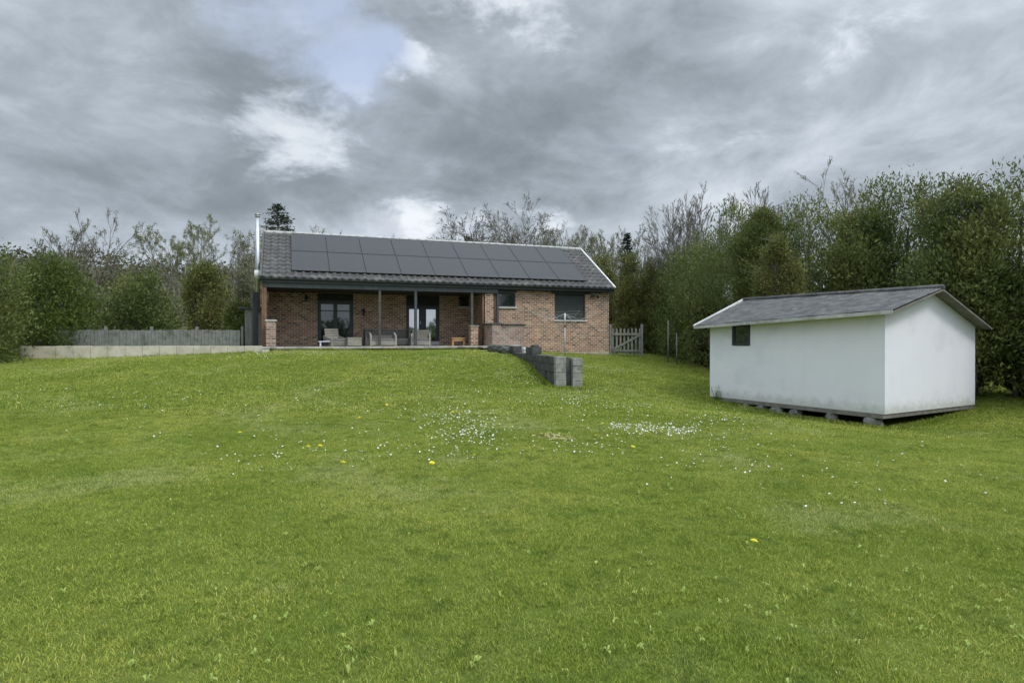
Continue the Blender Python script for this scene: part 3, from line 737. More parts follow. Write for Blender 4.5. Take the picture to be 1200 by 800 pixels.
def rock(name, loc, size, mtl, label, cat, seed, boxy=.5):
    import bmesh
    rr = random.Random(seed); bm = bmesh.new(); bmesh.ops.create_icosphere(bm, subdivisions=3, radius=1)
    ph = [rr.uniform(0, 6) for _ in range(6)]
    for v in bm.verts:
        p = v.co; m_ = max(abs(p.x), abs(p.y), abs(p.z)); q = p.lerp(p/m_, boxy)
        k = 1+.10*math.sin(3*p.x+ph[0])*math.sin(4*p.y+ph[1])+.06*math.sin(7*p.z+ph[2])*math.sin(6*p.x+ph[3])+.03*math.sin(13*p.y+ph[4])
        v.co = Vector((q.x*size[0]*k, q.y*size[1]*k, q.z*size[2]*k))
    me = bpy.data.meshes.new(name); bm.to_mesh(me); bm.free(); me.materials.append(MATS[mtl])
    o = link(bpy.data.objects.new(name, me)); o.location = loc; o.rotation_euler = (rr.uniform(-.1, .1), rr.uniform(-.1, .1), rr.uniform(0, 3))
    if label: tag(o, label, cat)
    return o
# loose slabs and stones lying along the wall top
for i, (px, py, Y, sz, m_, lb) in enumerate([
    (583, 409, 23.6, (.42, .22, .17), 'concrete_dark', 'dark square stone at the foot of the low brick wall'),
    (596, 411, 23.0, (.34, .25, .15), 'concrete_dark', 'dark broken stone next to the end of the terrace'),
    (608, 411.5, 23.4, (.30, .25, .12), 'dark_stone', 'black flat stone between the terrace and the pale round stone'),
    (621, 411.3, 21.3, (.26, .22, .13), 'concrete_light', 'pale rounded concrete stone lying on the block wall'),
    (627, 405.2, 19.8, (.12, .16, .05), 'dark_stone', 'small flat black stone on the raised part of the block wall'),
    (603, 407.5, 24.6, (.36, .20, .12), 'concrete', 'grey slab leaning at the bottom of the low brick wall')]):
    rock('stone', P(px, py, Y), sz, m_, lb, 'stone', 40+i, .65)
for i in range(9):
    b_ = None
# dark side slabs forming the steps between terrace and wall
stp = empty('stone_steps', HW(9.7, -1.75, -.95), TH, 'dark worn stone steps leading down from the end of the terrace', 'steps')
MB().box(-.6, .75, 0, .35, 0, .46).build('step', 'concrete_dark', stp, .015)
MB().box(-.5, .95, -.38, -.01, 0, .36).build('step', 'concrete_dark', stp, .015)
MB().box(-.3, 1.15, -.76, -.39, 0, .26).build('step', 'concrete_dark', stp, .015)

# ------------------------------------------------------------------ white shed
FI = R(-60); A0 = (5.8, 18.0)
shed = empty('white_shed', (A0[0], A0[1], -1.70), FI, 'white rendered shed with grey roof and one small dark window', 'shed')
SL, SD = 5.0, 4.1                  # length, depth; local x along the wall, y away
zs = lambda z: z+1.70
ze = lambda s_: .36 + .045*(s_+.35)
wx0, wx1, wz0, wz1 = .80, 1.41, zs(-.21), zs(.385)
mb = MB()
def quadwall(mb, xa, xb, za, zt, y0=0, y1=.12):
    ta, tb = zs(ze(xa))+.02 if zt is None else zt, zs(ze(xb))+.02 if zt is None else zt
    mb.poly([(xa, y0, za), (xb, y0, za), (xb, y0, tb), (xa, y0, ta)])
    mb.poly([(xb, y1, za), (xa, y1, za), (xa, y1, ta), (xb, y1, tb)])
    mb.poly([(xa, y0, ta), (xb, y0, tb), (xb, y1, tb), (xa, y1, ta)])
quadwall(mb, 0, wx0, 0, None); quadwall(mb, wx0, wx1, 0, wz0); quadwall(mb, wx1, SL, 0, None)
mb.poly([(wx0, 0, wz1), (wx1, 0, wz1), (wx1, 0, zs(ze(wx1))+.02), (wx0, 0, zs(ze(wx0))+.02)])
mb.box(wx0-.001, wx0, 0, .12, wz0, wz1).box(wx1, wx1+.001, 0, .12, wz0, wz1)
ROV = .25; RU = 2.15-.25; RZ = zs(1.18)
for x in (0, SL):                  # gable walls
    za = zs(ze(x))+.02; pts = [(x, 0, 0), (x, SD, 0), (x, SD, zs(.36)), (x, RU, RZ-.08), (x, 0, za)]
    mb.poly(pts if x else pts[::-1])
mb.poly([(SL, SD, 0), (0, SD, 0), (0, SD, zs(.36)), (SL, SD, zs(.36))])
mb.poly([(0, 0, 0), (0, SD, 0), (SL, SD, 0), (SL, 0, 0)])
mb.build('wall', 'shed_wall', shed)
def slab(mb, pts, th):
    top = [Vector(p) for p in pts]; n_ = (top[1]-top[0]).cross(top[-1]-top[0]).normalized(); bot = [p-n_*th for p in top]
    mb.poly(top); mb.poly(bot[::-1])
    for i in range(len(top)):
        j = (i+1) % len(top); mb.poly([top[j], top[i], bot[i], bot[j]])
# corrugated roof sheets
def corr(e0, e1, r0, r1, nn=70, nv=16):
    V = []; 
    for j in range(nv+1):
        v = j/nv
        for i in range(nn*4+1):
            t = i/(nn*4)
            p = Vector(e0).lerp(Vector(e1), t).lerp(Vector(r0).lerp(Vector(r1), t), v)
            lap = .012 if (v*3 % 1) < .07 else 0
            V.append((p.x, p.y, p.z + 0.007*math.sin(t*nn*2*math.pi) + .006*math.sin(t*31+v*5) + lap))
    w_ = nn*4+1; ix = np.arange(len(V)).reshape(nv+1, w_)
    return V, np.stack([ix[:-1, :-1], ix[:-1, 1:], ix[1:, 1:], ix[1:, :-1]], -1).reshape(-1, 4)
eL, eR = (-.35, -ROV, zs(ze(-.35))), (SL+.3, -ROV, zs(ze(SL+.3)))
kL, kR = (-.35, RU, RZ), (SL+.3, RU, RZ)
bL, bR = (-.35, SD+.25, zs(.28)), (SL+.3, SD+.25, zs(.28))
V1, F1 = corr(eL, eR, kL, kR); V2, F2 = corr(kL, kR, bL, bR)
sro = np_mesh('roof', np.r_[V1, V2], np.r_[F1, F2+len(V1)], 'shed_roof', shed, smooth=True)
mb = MB(); slab(mb, [(eL[0]+.01, eL[1]+.03, eL[2]-.03), (eR[0]-.01, eR[1]+.03, eR[2]-.03), (kR[0]-.01, kR[1], kR[2]-.03), (kL[0]+.01, kL[1], kL[2]-.03)], .04)
slab(mb, [(kL[0]+.01, kL[1], kL[2]-.03), (kR[0]-.01, kR[1], kR[2]-.03), (bR[0]-.01, bR[1]-.03, bR[2]-.03), (bL[0]+.01, bL[1]-.03, bL[2]-.03)], .04)
mb.build('roof_deck', 'shed_base', sro)
mb = MB()
def beam(mb, p, q, w_, h_):
    p, q = Vector(p), Vector(q); a = (q-p); L_ = a.length; a.normalize(); sx_ = a.cross(Vector((0, 0, 1))).normalized(); uz = sx_.cross(a)
    M_ = Matrix((( a.x, sx_.x, uz.x, p.x), (a.y, sx_.y, uz.y, p.y), (a.z, sx_.z, uz.z, p.z), (0, 0, 0, 1)))
    mb.box(0, L_, -w_/2, w_/2, -h_/2, h_/2, M_)
o3 = Vector((-.02, 0, .0))
beam(mb, Vector(eL)+o3+Vector((0, -.02, -.03)), Vector(kL)+o3+Vector((0, 0, -.0)), .045, .11)
beam(mb, Vector(kL)+o3, Vector(bL)+o3, .045, .11)
mb.build('barge_board', 'white_paint', sro)
mb = MB(); beam(mb, Vector(eL)+Vector((-.02, -.012, -.045)), Vector(eR)+Vector((0, -.012, -.045)), .025, .085); mb.build('fascia', 'concrete_light', sro)
mb = MB(); mb.tube(Vector(kL)+Vector((-.02, 0, .02)), Vector(kR)+Vector((0, 0, .02)), .06, n=8); mb.build('ridge_cap', 'shed_roof', sro)
fw = .07
wo = MB().box(wx0, wx0+fw, -.012, .08, wz0, wz1).box(wx1-fw, wx1, -.012, .08, wz0, wz1).box(wx0+fw, wx1-fw, -.012, .08, wz1-fw, wz1).box(wx0+fw, wx1-fw, -.012, .08, wz0, wz0+fw).build('window', 'dark_trim', shed, .004)
MB().box(wx0+fw, wx1-fw, .03, .036, wz0+fw, wz1-fw).build('pane', 'glass_bright', wo)
MB().box(.02, SL-.02, -.03, SD, -.10, -.003).build('base_beam', 'shed_base', shed)
# stones carrying the shed
def SW(x, y, z):
    v = shed.matrix_basis @ Vector((x, y, 0)); c_, s_ = math.cos(FI), math.sin(FI)
    return (A0[0]+c_*x-s_*y, A0[1]+s_*x+c_*y, z)
lbs = ['leftmost grey boulder under the white shed', 'second boulder from the left under the white shed', 'third boulder from the left under the white shed, wide and flat', 'pale boulder under the white shed near the photo edge', 'boulder under the right part of the white shed', 'boulder under the right end of the white shed']
for i, x in enumerate((1.25, 1.75, 2.2, 2.75, 3.7, 4.7)):
    q = SW(x, .08, 0); g_ = gz(q[0], q[1])
    rock('boulder', (q[0], q[1], (g_-1.80)/2-.03), (.13+.07*((i*7) % 3)/2, .13, max(.08, (-1.80-g_)/2+.04)), 'rock', lbs[i], 'boulder', 70+i, .6)

# ------------------------------------------------------------------ vegetation
def leaves(C, size, asp=.5, jitter=.4, up=.0, dirs=None):
    """rhombic leaf faces at centres C"""
    n_ = len(C); a = nr.normal(size=(n_, 3)); 
    if dirs is not None: a = a*.55 + dirs
    a[:, 2] += up; a /= np.linalg.norm(a, axis=1)[:, None]
    b = nr.normal(size=(n_, 3)); b -= (b*a).sum(1)[:, None]*a; b /= np.linalg.norm(b, axis=1)[:, None]
    sz = size*(1+jitter*nr.uniform(-1, 1, n_))[:, None]
    a = a*sz*.5; b = b*sz*.5*asp
    V = np.stack([C-a, C+b, C+a, C-b], 1).reshape(-1, 3)
    return V, np.arange(len(V)).reshape(-1, 4)
def tubes(segs, n_=4):
    segs = np.array(segs, float); p0, p1, r0, r1 = segs[:, 0:3], segs[:, 3:6], segs[:, 6], segs[:, 7]
    a = p1-p0; a /= np.maximum(np.linalg.norm(a, axis=1)[:, None], 1e-6)
    h = np.where(np.abs(a[:, 2:3]) > .9, [[1., 0, 0]], [[0, 0, 1.]]); x = np.cross(a, h); x /= np.linalg.norm(x, axis=1)[:, None]; y = np.cross(a, x)
    V = []
    for p, r in ((p0, r0), (p1, r1)):
        for k in range(n_):
            t = 2*math.pi*k/n_; V.append(p + (x*math.cos(t)+y*math.sin(t))*r[:, None])
    V = np.stack(V, 1); N = len(segs); base = (np.arange(N)*2*n_)[:, None]
    Fc = np.concatenate([np.stack([base[:, 0]+k, base[:, 0]+(k+1) % n_, base[:, 0]+n_+(k+1) % n_, base[:, 0]+n_+k], -1) for k in range(n_)])
    return V.reshape(-1, 3), Fc
def grow(h, r, seed, spread=.5, levels=5, fork=0, gnarl=.06, first=.22, kids=(5, 4, 4, 3, 3), lift=.25, lenr=.55):
    rr = random.Random(seed); thick = []; thin = []; ends = []
    def branch(p, d_, L_, r_, lv):
        nseg = max(3, 6-lv); q = Vector(p); dd = Vector(d_); pts = [q.copy()]
        for i in range(nseg):
            dd = (dd + Vector((rr.gauss(0, gnarl), rr.gauss(0, gnarl), rr.gauss(0, gnarl)+lift*.12))).normalized()
            q2 = q + dd*L_/nseg; ra, rb = r_*(1-.75*i/nseg), r_*(1-.75*(i+1)/nseg)
            (thick if lv <= 1 else thin).append((*q, *q2, ra, rb)); q = q2; pts.append(q.copy())
        if lv >= levels: ends.append(tuple(q)); ends.append(tuple(pts[len(pts)//2])); return
        nk = kids[min(lv, len(kids)-1)]
        for k in range(nk):
            f_ = (first if lv == 0 else .25) + (1-(first if lv == 0 else .25))*((k+rr.uniform(.1, .9))/nk)
            i = min(int(f_*nseg), nseg-1); t = f_*nseg-i; p_ = pts[i].lerp(pts[i+1], t)
            dloc = (pts[i+1]-pts[i]).normalized(); az = rr.uniform(0, 6.283) if lv else k*2.4+rr.uniform(-.4, .4)
            o_ = dloc.orthogonal().normalized(); o_.rotate(Matrix.Rotation(az, 3, dloc))
            sp = spread*rr.uniform(.7, 1.3)*(1.25-.4*f_)
            nd = (dloc*math.cos(sp)+o_*math.sin(sp)+Vector((0, 0, lift*.3))).normalized()
            branch(p_, nd, L_*lenr*rr.uniform(.75, 1.2)*(1.15-.45*f_), max(.006, r_*(1-.75*f_)*.68), lv+1)
        ends.append(tuple(q))
    if fork:
        branch((0, 0, 0), (0, 0, 1), h*.25, r, 99) if False else None
        base_h = h*.12; thick.append((0, 0, -.2, 0, 0, base_h, r*1.15, r))
        for k in range(fork):
            a = 6.283*k/fork+rr.uniform(-.3, .3); sp = spread*rr.uniform(.35, .7)
            branch((0, 0, base_h*.9), (math.cos(a)*math.sin(sp), math.sin(a)*math.sin(sp), math.cos(sp)), h*.80*rr.uniform(.85, 1.1), r*.62, 0)
    else: branch((0, 0, -.2), (rr.uniform(-.05, .05), rr.uniform(-.05, .05), 1), h*.92, r, 0)
    return thick, thin, ends
def fit(segs_list, ends, h):
    z = max(max(s[5] for s in sl_) for sl_ in segs_list if sl_); k = h/z
    return [[tuple(x*k for x in s) for s in sl_] for sl_ in segs_list], np.array(ends)*k
def bare_tree(name, x, y, h, seed, label, cat='tree', bark='bark_pale', leafm='bud_leaf', nleaf=4, lsize=.07, lspread=.05, minr=.012, **kw):
    z = gz(x, y); t = empty(name, (x, y, z), rnd.uniform(0, 6), label, cat)
    thick, thin, ends = grow(h, h*.034, seed, **kw); (thick, thin), ends = fit([thick, thin], ends, h)
    V, Fc = tubes(thick, 7); np_mesh('trunk', V, Fc, bark, t, smooth=True)
    th = np.array(thin); th[:, 6:] = np.maximum(th[:, 6:], minr)
    V, Fc = tubes(th, 3); tw = np_mesh('branches', V, Fc, bark, t)
    if nleaf:
        pts = np.repeat(np.concatenate([ends, th[:, 3:6][::2]]), nleaf, 0); pts = pts + nr.normal(0, lspread, pts.shape)
        V, Fc = leaves(pts, lsize, .6); np_mesh('crown', V, Fc, leafm, t, attr=nr.uniform(0, 1, len(Fc)))
    return t
def XY(px, Y): return ((px-600)/F*Y, Y)
def topz(py, Y, x): return -(py-YH)/F*Y - gz(x, Y)
def bt(px, py, Y, seed, label, **kw):
    x, y = XY(px, Y); return bare_tree(kw.pop('name', 'bare_tree'), x, y, topz(py, Y, x), seed, label, **kw)
TK = dict(levels=5, kids=(6, 4, 3, 2, 2), lift=.45, lenr=.55, nleaf=1, lsize=.055, minr=.009)
def T(*a, **k): q = dict(TK); q.update(k); return bt(*a, **q)
T(580, 222, 46, 5, 'tallest bare spreading tree behind the middle of the roof ridge', spread=.66, fork=4, kids=(7, 5, 4, 3, 3), minr=.010, bark='bark', lift=.2, lenr=.52, nleaf=0)
T(543, 252, 48, 9, 'small bare tree left of the tallest one behind the roof', spread=.68, fork=4, nleaf=0, kids=(8, 5, 4, 3, 2), lift=.3)
T(636, 250, 48, 12, 'pale rounded budding tree right of the tallest one behind the roof', spread=.72, fork=5, nleaf=1, kids=(8, 6, 4, 3, 2), minr=.010, lift=.3)
T(462, 272, 50, 15, 'bare treetop just showing above the ridge left of the middle', spread=.6, fork=4)
T(393, 270, 50, 16, 'small bare treetop just showing above the ridge between solar panels and conifer', spread=.6, fork=4)
T(692, 266, 44, 17, 'budding tree rising beside the right roof verge', spread=.36, fork=4, nleaf=2)
T(718, 274, 42, 18, 'budding greenish tree between the roof verge and the small spruce', spread=.5, fork=4, nleaf=2, leafm='olive_leaf')
T(764, 256, 40, 19, 'thin bare tree right of the small dark spruce', spread=.45, fork=2)
T(800, 232, 33, 21, 'leftmost bare tree rising out of the evergreen hedge', spread=.42, fork=4, lift=.3, nleaf=0, kids=(7, 5, 4, 3, 2))
T(838, 222, 32, 22, 'tall bare multi-stem tree behind the middle of the hedge', spread=.36, fork=5, lift=.35, nleaf=0, kids=(7, 5, 4, 3, 2))
T(905, 216, 29, 23, 'bare tree with thin upright twigs above the dark evergreen bush', spread=.38, fork=4, lift=.35, nleaf=0, kids=(7, 5, 4, 3, 2))
T(287, 262, 36, 24, 'bare tree with pale twigs left of the steel flue', spread=.6, fork=4, nleaf=2)
T(215, 250, 40, 25, 'tall budding tree beyond the fence, far left of the flue', spread=.55, fork=4, nleaf=3, leafm='olive_leaf')
T(90, 235, 34, 26, 'tall bare tree near the left end of the plank fence', spread=.55, fork=4, bark='bark')
T(1010, 190, 31, 27, 'bare tree behind the far right end of the hedge', spread=.45, fork=4, lift=.6)

def conifer(px, py, Y, label, wid, seed, dens=1.0):
    x, y = XY(px, Y); h = topz(py, Y, x); t = empty('conifer_tree', (x, y, gz(x, y)), 0, label, 'tree')
    V, Fc = tubes([(0, 0, -.2, 0, 0, h*.97, .16, .02)], 8); np_mesh('trunk', V, Fc, 'bark', t)
    rr = random.Random(seed); segs = []; pts = []; dr_ = []
    z = h*.12
    while z < h*.99:
        f_ = 1-z/h; nb = 7
        for k in range(nb):
            a = rr.uniform(0, 6.283); L_ = wid*(f_**.75)*rr.uniform(.6, 1.15)+.08; dz_ = rr.uniform(-.05, .3)
            e = np.array([math.cos(a)*L_, math.sin(a)*L_, z+dz_*L_]); segs.append((0, 0, z, *e, .025, .008))
            m_ = int(26*L_*dens)+4; tt = np.sqrt(np.array([rr.uniform(.03, 1) for _ in range(m_)]))
            q = np.array([0, 0, z])+(e-np.array([0, 0, z]))*tt[:, None]; q = q+nr.normal(0, .07+.05*L_, q.shape)*np.array([1, 1, .55]); q[:, 2] -= .10*tt*L_
            pts.append(q); dr_.append(np.tile((e-np.array([0, 0, z]))/L_, (m_, 1)))
        z += .26*(.5+f_)
    V, Fc = tubes(segs, 3); np_mesh('branches', V, Fc, 'bark', t)
    C_ = np.concatenate(pts); V, Fc = leaves(C_, .20, .3, dirs=np.concatenate(dr_)); np_mesh('crown', V, Fc, 'conifer_leaf', t, attr=nr.uniform(0, 1, len(Fc)))
conifer(326, 238, 42, 'dark conifer behind the left end of the roof beside the flue', 3.7, 3, .8)
conifer(735, 272, 38, 'small dark spruce tip beyond the house, left of the hedge', 1.1, 4)
conifer(548, 275, 47, 'dark evergreen tip just above the ridge under the bare trees', 1.6, 6)

def bush_cloud(centers, radii, n_, size, mtl, parent, name='crown', asp=.5, shell=.55, squash=1.0, clump=None, up=.25):
    """leaf clumps spread through lobes"""
    cen = np.array(centers); rad = np.array(radii); wgt = rad**2; wgt = wgt/wgt.sum()
    if clump: nb = n_//clump
    else: nb = n_; clump = 1
    pick = nr.choice(len(cen), nb, p=wgt); dv = nr.normal(size=(nb, 3)); dv /= np.linalg.norm(dv, axis=1)[:, None]
    rr = rad[pick]*(shell+(1-shell)*nr.uniform(0, 1, nb)**.5)*(1+.16*nr.normal(size=nb)+.22*np.sin(dv[:, 0]*5+pick*1.7)*np.sin(dv[:, 2]*6+pick*2.3))
    q = cen[pick]+dv*rr[:, None]*np.array([1, 1, squash]); dd = dv
    if clump > 1:
        q = np.repeat(q, clump, 0)+nr.normal(0, size*.9, (nb*clump, 3)); dd = np.repeat(dv, clump, 0)
    V, Fc = leaves(q, size, asp, dirs=dd*.7+np.array([0, 0, up]))
    rr_ = np.clip(np.repeat(nr.uniform(0, 1, nb), clump)*.6+nr.uniform(0, .4, len(Fc)), 0, 1)
    return np_mesh(name, V, Fc, mtl, parent, attr=rr_)

# tall evergreen hedge: one overgrown hedge along a bent line
path = [(8.6, 38), (8.5, 33), (8.45, 29), (8.55, 25.8), (9.4, 23.4), (11.6, 21.6), (13.6, 18), (15.6, 13.5), (17.4, 9), (19, 4)]
hedge = empty('evergreen_hedge', (8.5, 26, gz(8.5, 26)), 0, 'tall overgrown dark evergreen hedge running behind gate and white shed', 'hedge')
hb = hedge.location.z
cen, rad = [], []; stems = []; hr = random.Random(5)
for (xa, ya), (xb, yb) in zip(path[:-1], path[1:]):
    L_ = math.hypot(xb-xa, yb-ya); k_ = max(2, int(L_/.85))
    for i in range(k_):
        f_ = i/k_; x = xa+(xb-xa)*f_; y = ya+(yb-ya)*f_; g_ = gz(x, y); Hh = 4.75+.2*math.sin(y*1.3)+hr.uniform(-.2, .3) + max(0, min(1, (31-y)/7))*.95 + (.35 if y < 25 else 0)
        stems.append((x-8.5, y-26, g_-hb-.2, x-8.5+hr.uniform(-.2, .2), y-26, g_-hb+Hh*.8, .08, .03))
        z = .45
        while z < Hh-.3:
            r_ = (1.15-.35*(z/Hh)**2)*hr.uniform(.78, 1.12)
            cen.append((x-8.5+hr.uniform(-.35, .35), y-26+hr.uniform(-.3, .3), g_-hb+z)); rad.append(r_); z += hr.uniform(.55, .8)
        for q_ in range(2): cen.append((x-8.5+hr.uniform(-.7, .7), y-26+hr.uniform(-.4, .4), g_-hb+Hh-hr.uniform(-.1, .4))); rad.append(hr.uniform(.25, .5))
bush_cloud(cen, rad, 300000, .125, 'hedge_leaf', hedge, 'foliage', .30, .62, 1.0, 5, up=1.1)
V, Fc = tubes(stems, 6); np_mesh('stems', V, Fc, 'bark', hedge)
# unseen solid core added to block light through the hedge, in place of twigs
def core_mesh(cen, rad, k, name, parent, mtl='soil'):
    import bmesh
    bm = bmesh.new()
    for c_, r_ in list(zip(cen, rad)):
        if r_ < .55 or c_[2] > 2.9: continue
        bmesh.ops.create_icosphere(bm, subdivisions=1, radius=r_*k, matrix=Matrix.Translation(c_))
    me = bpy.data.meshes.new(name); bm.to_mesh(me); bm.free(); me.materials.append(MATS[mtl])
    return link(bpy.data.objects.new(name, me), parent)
mat('light_block_core', (.028, .034, .014), (.05, .055, .025), 1, 9, spec=0)
core_mesh(cen, rad, .48, 'light_block_core', hedge, 'light_block_core')

def shrub(name, px, pyb, pyt, Y, wpx, mtl, label, seed, n_=14000, size=.12, lobes=9, cat='shrub', zbase=None):
    x, y = XY(px, Y); g_ = gz(x, y); zt = -(pyt-YH)/F*Y-g_; zb_ = 0 if zbase is None else zbase; rw = wpx/F*Y/2
    t = empty(name, (x, y, g_), 0, label, cat); rr = random.Random(seed); ce, ra = [], []; st_ = []
    for i in range(lobes):
        f_ = (i+.5)/lobes; a = rr.uniform(0, 6.283); env = math.sin(math.pi*min(.97, f_*.75+.18))**.6
        z = zb_+(zt-zb_)*f_*.92; rr_ = rw*env*rr.uniform(.42, .62); o_ = rw*env*rr.uniform(.2, .6)
        ce.append((math.cos(a)*o_, math.sin(a)*o_, z)); ra.append(min(rr_, (zt-z)+.15))
        ce.append((-math.cos(a)*o_, -math.sin(a)*o_, z+rr.uniform(-.2, .2))); ra.append(min(rr_*rr.uniform(.7, 1), (zt-z)+.15))
        for q_ in range(3): st_.append((rr.uniform(-.15, .15), rr.uniform(-.15, .15), -.1, ce[-1][0]+rr.uniform(-.3, .3), ce[-1][1], ce[-1][2], .05, .012))
    V, Fc = tubes(st_, 5); np_mesh('stems', V, Fc, 'bark', t)
    bush_cloud(ce, ra, int(n_*1.35), size*.92, mtl, t, 'foliage', .36, .35, 1.0, 5, up=.8)
    sp_ = [(c_[0], c_[1], c_[2]+r_*.5, c_[0]+rr.gauss(0, .35), c_[1]+rr.gauss(0, .35), c_[2]+r_*rr.uniform(1.0, 1.45), .014, .006) for c_, r_ in zip(ce, ra) for _k in range(5)]
    V, Fc = tubes(sp_, 3); np_mesh('shoots', V, Fc, 'bark', t)
    return t
shrub('evergreen_tree', 893, 420, 236, 22.5, 86, 'hedge_leaf', 'big dark evergreen bush standing highest behind the white shed', 1, 46000, .10, 10, 'tree', 2.2)
shrub('shrub', 912, 420, 262, 19.8, 64, 'olive_leaf', 'light green leafy shrub behind the white shed roof at the right', 2, 30000, .09, 9, zbase=1.0)
shrub('shrub', 768, 420, 292, 34, 60, 'olive_leaf', 'olive green bush rising behind the hedge left of the thin stakes', 3, 26000, .10, 9)
shrub('shrub', 706, 420, 292, 36, 56, 'olive_leaf', 'yellowish budding bush beyond the house corner', 5, 14000, .15, 9)
shrub('shrub', 738, 420, 290, 34, 50, 'olive_leaf', 'pale olive bush between the house corner and the hedge', 6, 14000, .14, 9)
shrub('shrub', 284, 404, 352, 28, 44, 'bright_leaf', 'bright green bush behind the fence left of the lean-to', 7, 12000, .12, 7)
shrub('shrub', 288, 404, 290, 33, 46, 'bud_leaf', 'brownish budding bush left of the steel flue', 8, 9000, .12, 8)
shrub('shrub', 240, 404, 300, 30, 70, 'olive_leaf', 'wide olive bush behind the plank fence', 9, 16000, .13, 9)
shrub('shrub', 165, 404, 318, 27, 90, 'hedge_leaf', 'dark evergreen shrub behind the plank fence further left', 10, 18000, .13, 9)
shrub('shrub', 60, 404, 300, 25, 120, 'bright_leaf', 'large green shrub behind the left end of the plank fence', 11, 22000, .13, 10)
shrub('shrub', -40, 410, 280, 21, 150, 'hedge_leaf', 'dark green shrub at the far left edge of the lawn', 12, 22000, .13, 10)
shrub('shrub', 1010, 420, 235, 20, 130, 'hedge_leaf', 'tall green shrub behind the right end of the white shed', 13, 24000, .13, 10, zbase=1.0)
shrub('shrub', 1130, 420, 200, 17, 150, 'hedge_leaf', 'tall dark shrub standing in the hedge right of the white shed', 14, 26000, .13, 10, zbase=1.0)
# weed tuft at the shed corner
q = SW(.33, -.12, 0); q = (q[0], q[1], gz(q[0], q[1]))
wd = empty('weed_tuft', q, 0, 'small dark weed growing at the left corner of the white shed', 'plant')
sg = []; lp = []
for i in range(16):
    a = rnd.uniform(0, 6.28); e = (.12+math.cos(a)*rnd.uniform(.05, .3), -.05+math.sin(a)*rnd.uniform(.03, .10), rnd.uniform(.15, .50)); sg.append((0, 0, 0, *e, .006, .003))
    for k in range(9): f_ = rnd.uniform(.25, 1); lp.append([e[0]*f_+rnd.gauss(0, .02), e[1]*f_+rnd.gauss(0, .02), e[2]*f_+rnd.gauss(0, .02)])
V, Fc = tubes(sg, 3); np_mesh('stems', V, Fc, 'stalk', wd)
V, Fc = leaves(np.array(lp), .06, .25); np_mesh('leaves', V, Fc, 'hedge_leaf', wd, attr=nr.uniform(0, 1, len(Fc)))

# far wooded rise behind everything
def hill(name, x0, x1, y, h, seed):
    rr = np.random.default_rng(seed); xs = np.linspace(x0, x1, 160); ys = np.linspace(0, 1, 14)
    Xg, Tg = np.meshgrid(xs, ys); e = np.sin(np.pi*np.clip((Xg-x0)/(x1-x0), 0, 1))**.6
    Z = -1.5+h*e*np.sin(Tg*np.pi/2)*(1+.18*np.sin(Xg*.03+seed)+.05*np.sin(Xg*.11)); Yg = y+Tg*120
    ix = np.arange(Xg.size).reshape(Xg.shape); o = np_mesh(name, np.c_[Xg.ravel(), Yg.ravel(), Z.ravel()], np.stack([ix[:-1, :-1], ix[:-1, 1:], ix[1:, 1:], ix[1:, :-1]], -1).reshape(-1, 4), 'wood_leaf', smooth=True)
    tag(o, kind='structure'); return np.c_[Xg.ravel(), Yg.ravel(), Z.ravel()]
hv = [hill('hill', -330, 60, 130, 26, 1), hill('hill', 0, 380, 170, 20, 2)]
pts = []
for H_ in hv:
    b_ = H_[nr.integers(0, len(H_), 1500)]; b_ = b_+nr.normal(0, 1, b_.shape)*np.array([3, 6, 0])
    for c_ in b_:
        r_ = nr.uniform(2.2, 4.2); dv = nr.normal(size=(34, 3)); dv /= np.linalg.norm(dv, axis=1)[:, None]; pts.append(c_+np.array([0, 0, r_*.9])+dv*r_*np.array([1, 1, 1.15])*nr.uniform(.5, 1, (34, 1)))
pts = np.concatenate(pts); V, Fc = leaves(pts, 1.1, .7); fw_ = np_mesh('woodland', V, Fc, 'wood_leaf', attr=nr.uniform(0, 1, len(Fc))); tag(fw_, 'distant brownish green wooded hillside behind the house', 'woodland', kind='stuff')

# tree line behind the lawn's near end: seen mirrored in the glass doors, it closes the low sky for the porch
pts = []
for i in range(60):
    x = -42+i*1.45+rnd.uniform(-.6, .6); y = -16+rnd.uniform(-2, 2)-abs(x)*.12; hh = rnd.uniform(2.2, 3.9)
    for k in range(9):
        r_ = rnd.uniform(.8, 1.3); c_ = np.array([x+rnd.uniform(-1, 1), y+rnd.uniform(-1, 1), -1.6+hh*(k+.5)/9]); dv = nr.normal(size=(60, 3)); dv /= np.linalg.norm(dv, axis=1)[:, None]; pts.append(c_+dv*r_*nr.uniform(.5, 1, (60, 1)))
V, Fc = leaves(np.concatenate(pts), .42, .7); o = np_mesh('hedge_row', V, Fc, 'hedge_leaf', attr=nr.uniform(0, 1, len(Fc))); tag(o, 'dense green hedge row behind the viewer, mirrored in the glass doors', 'hedge', kind='stuff')

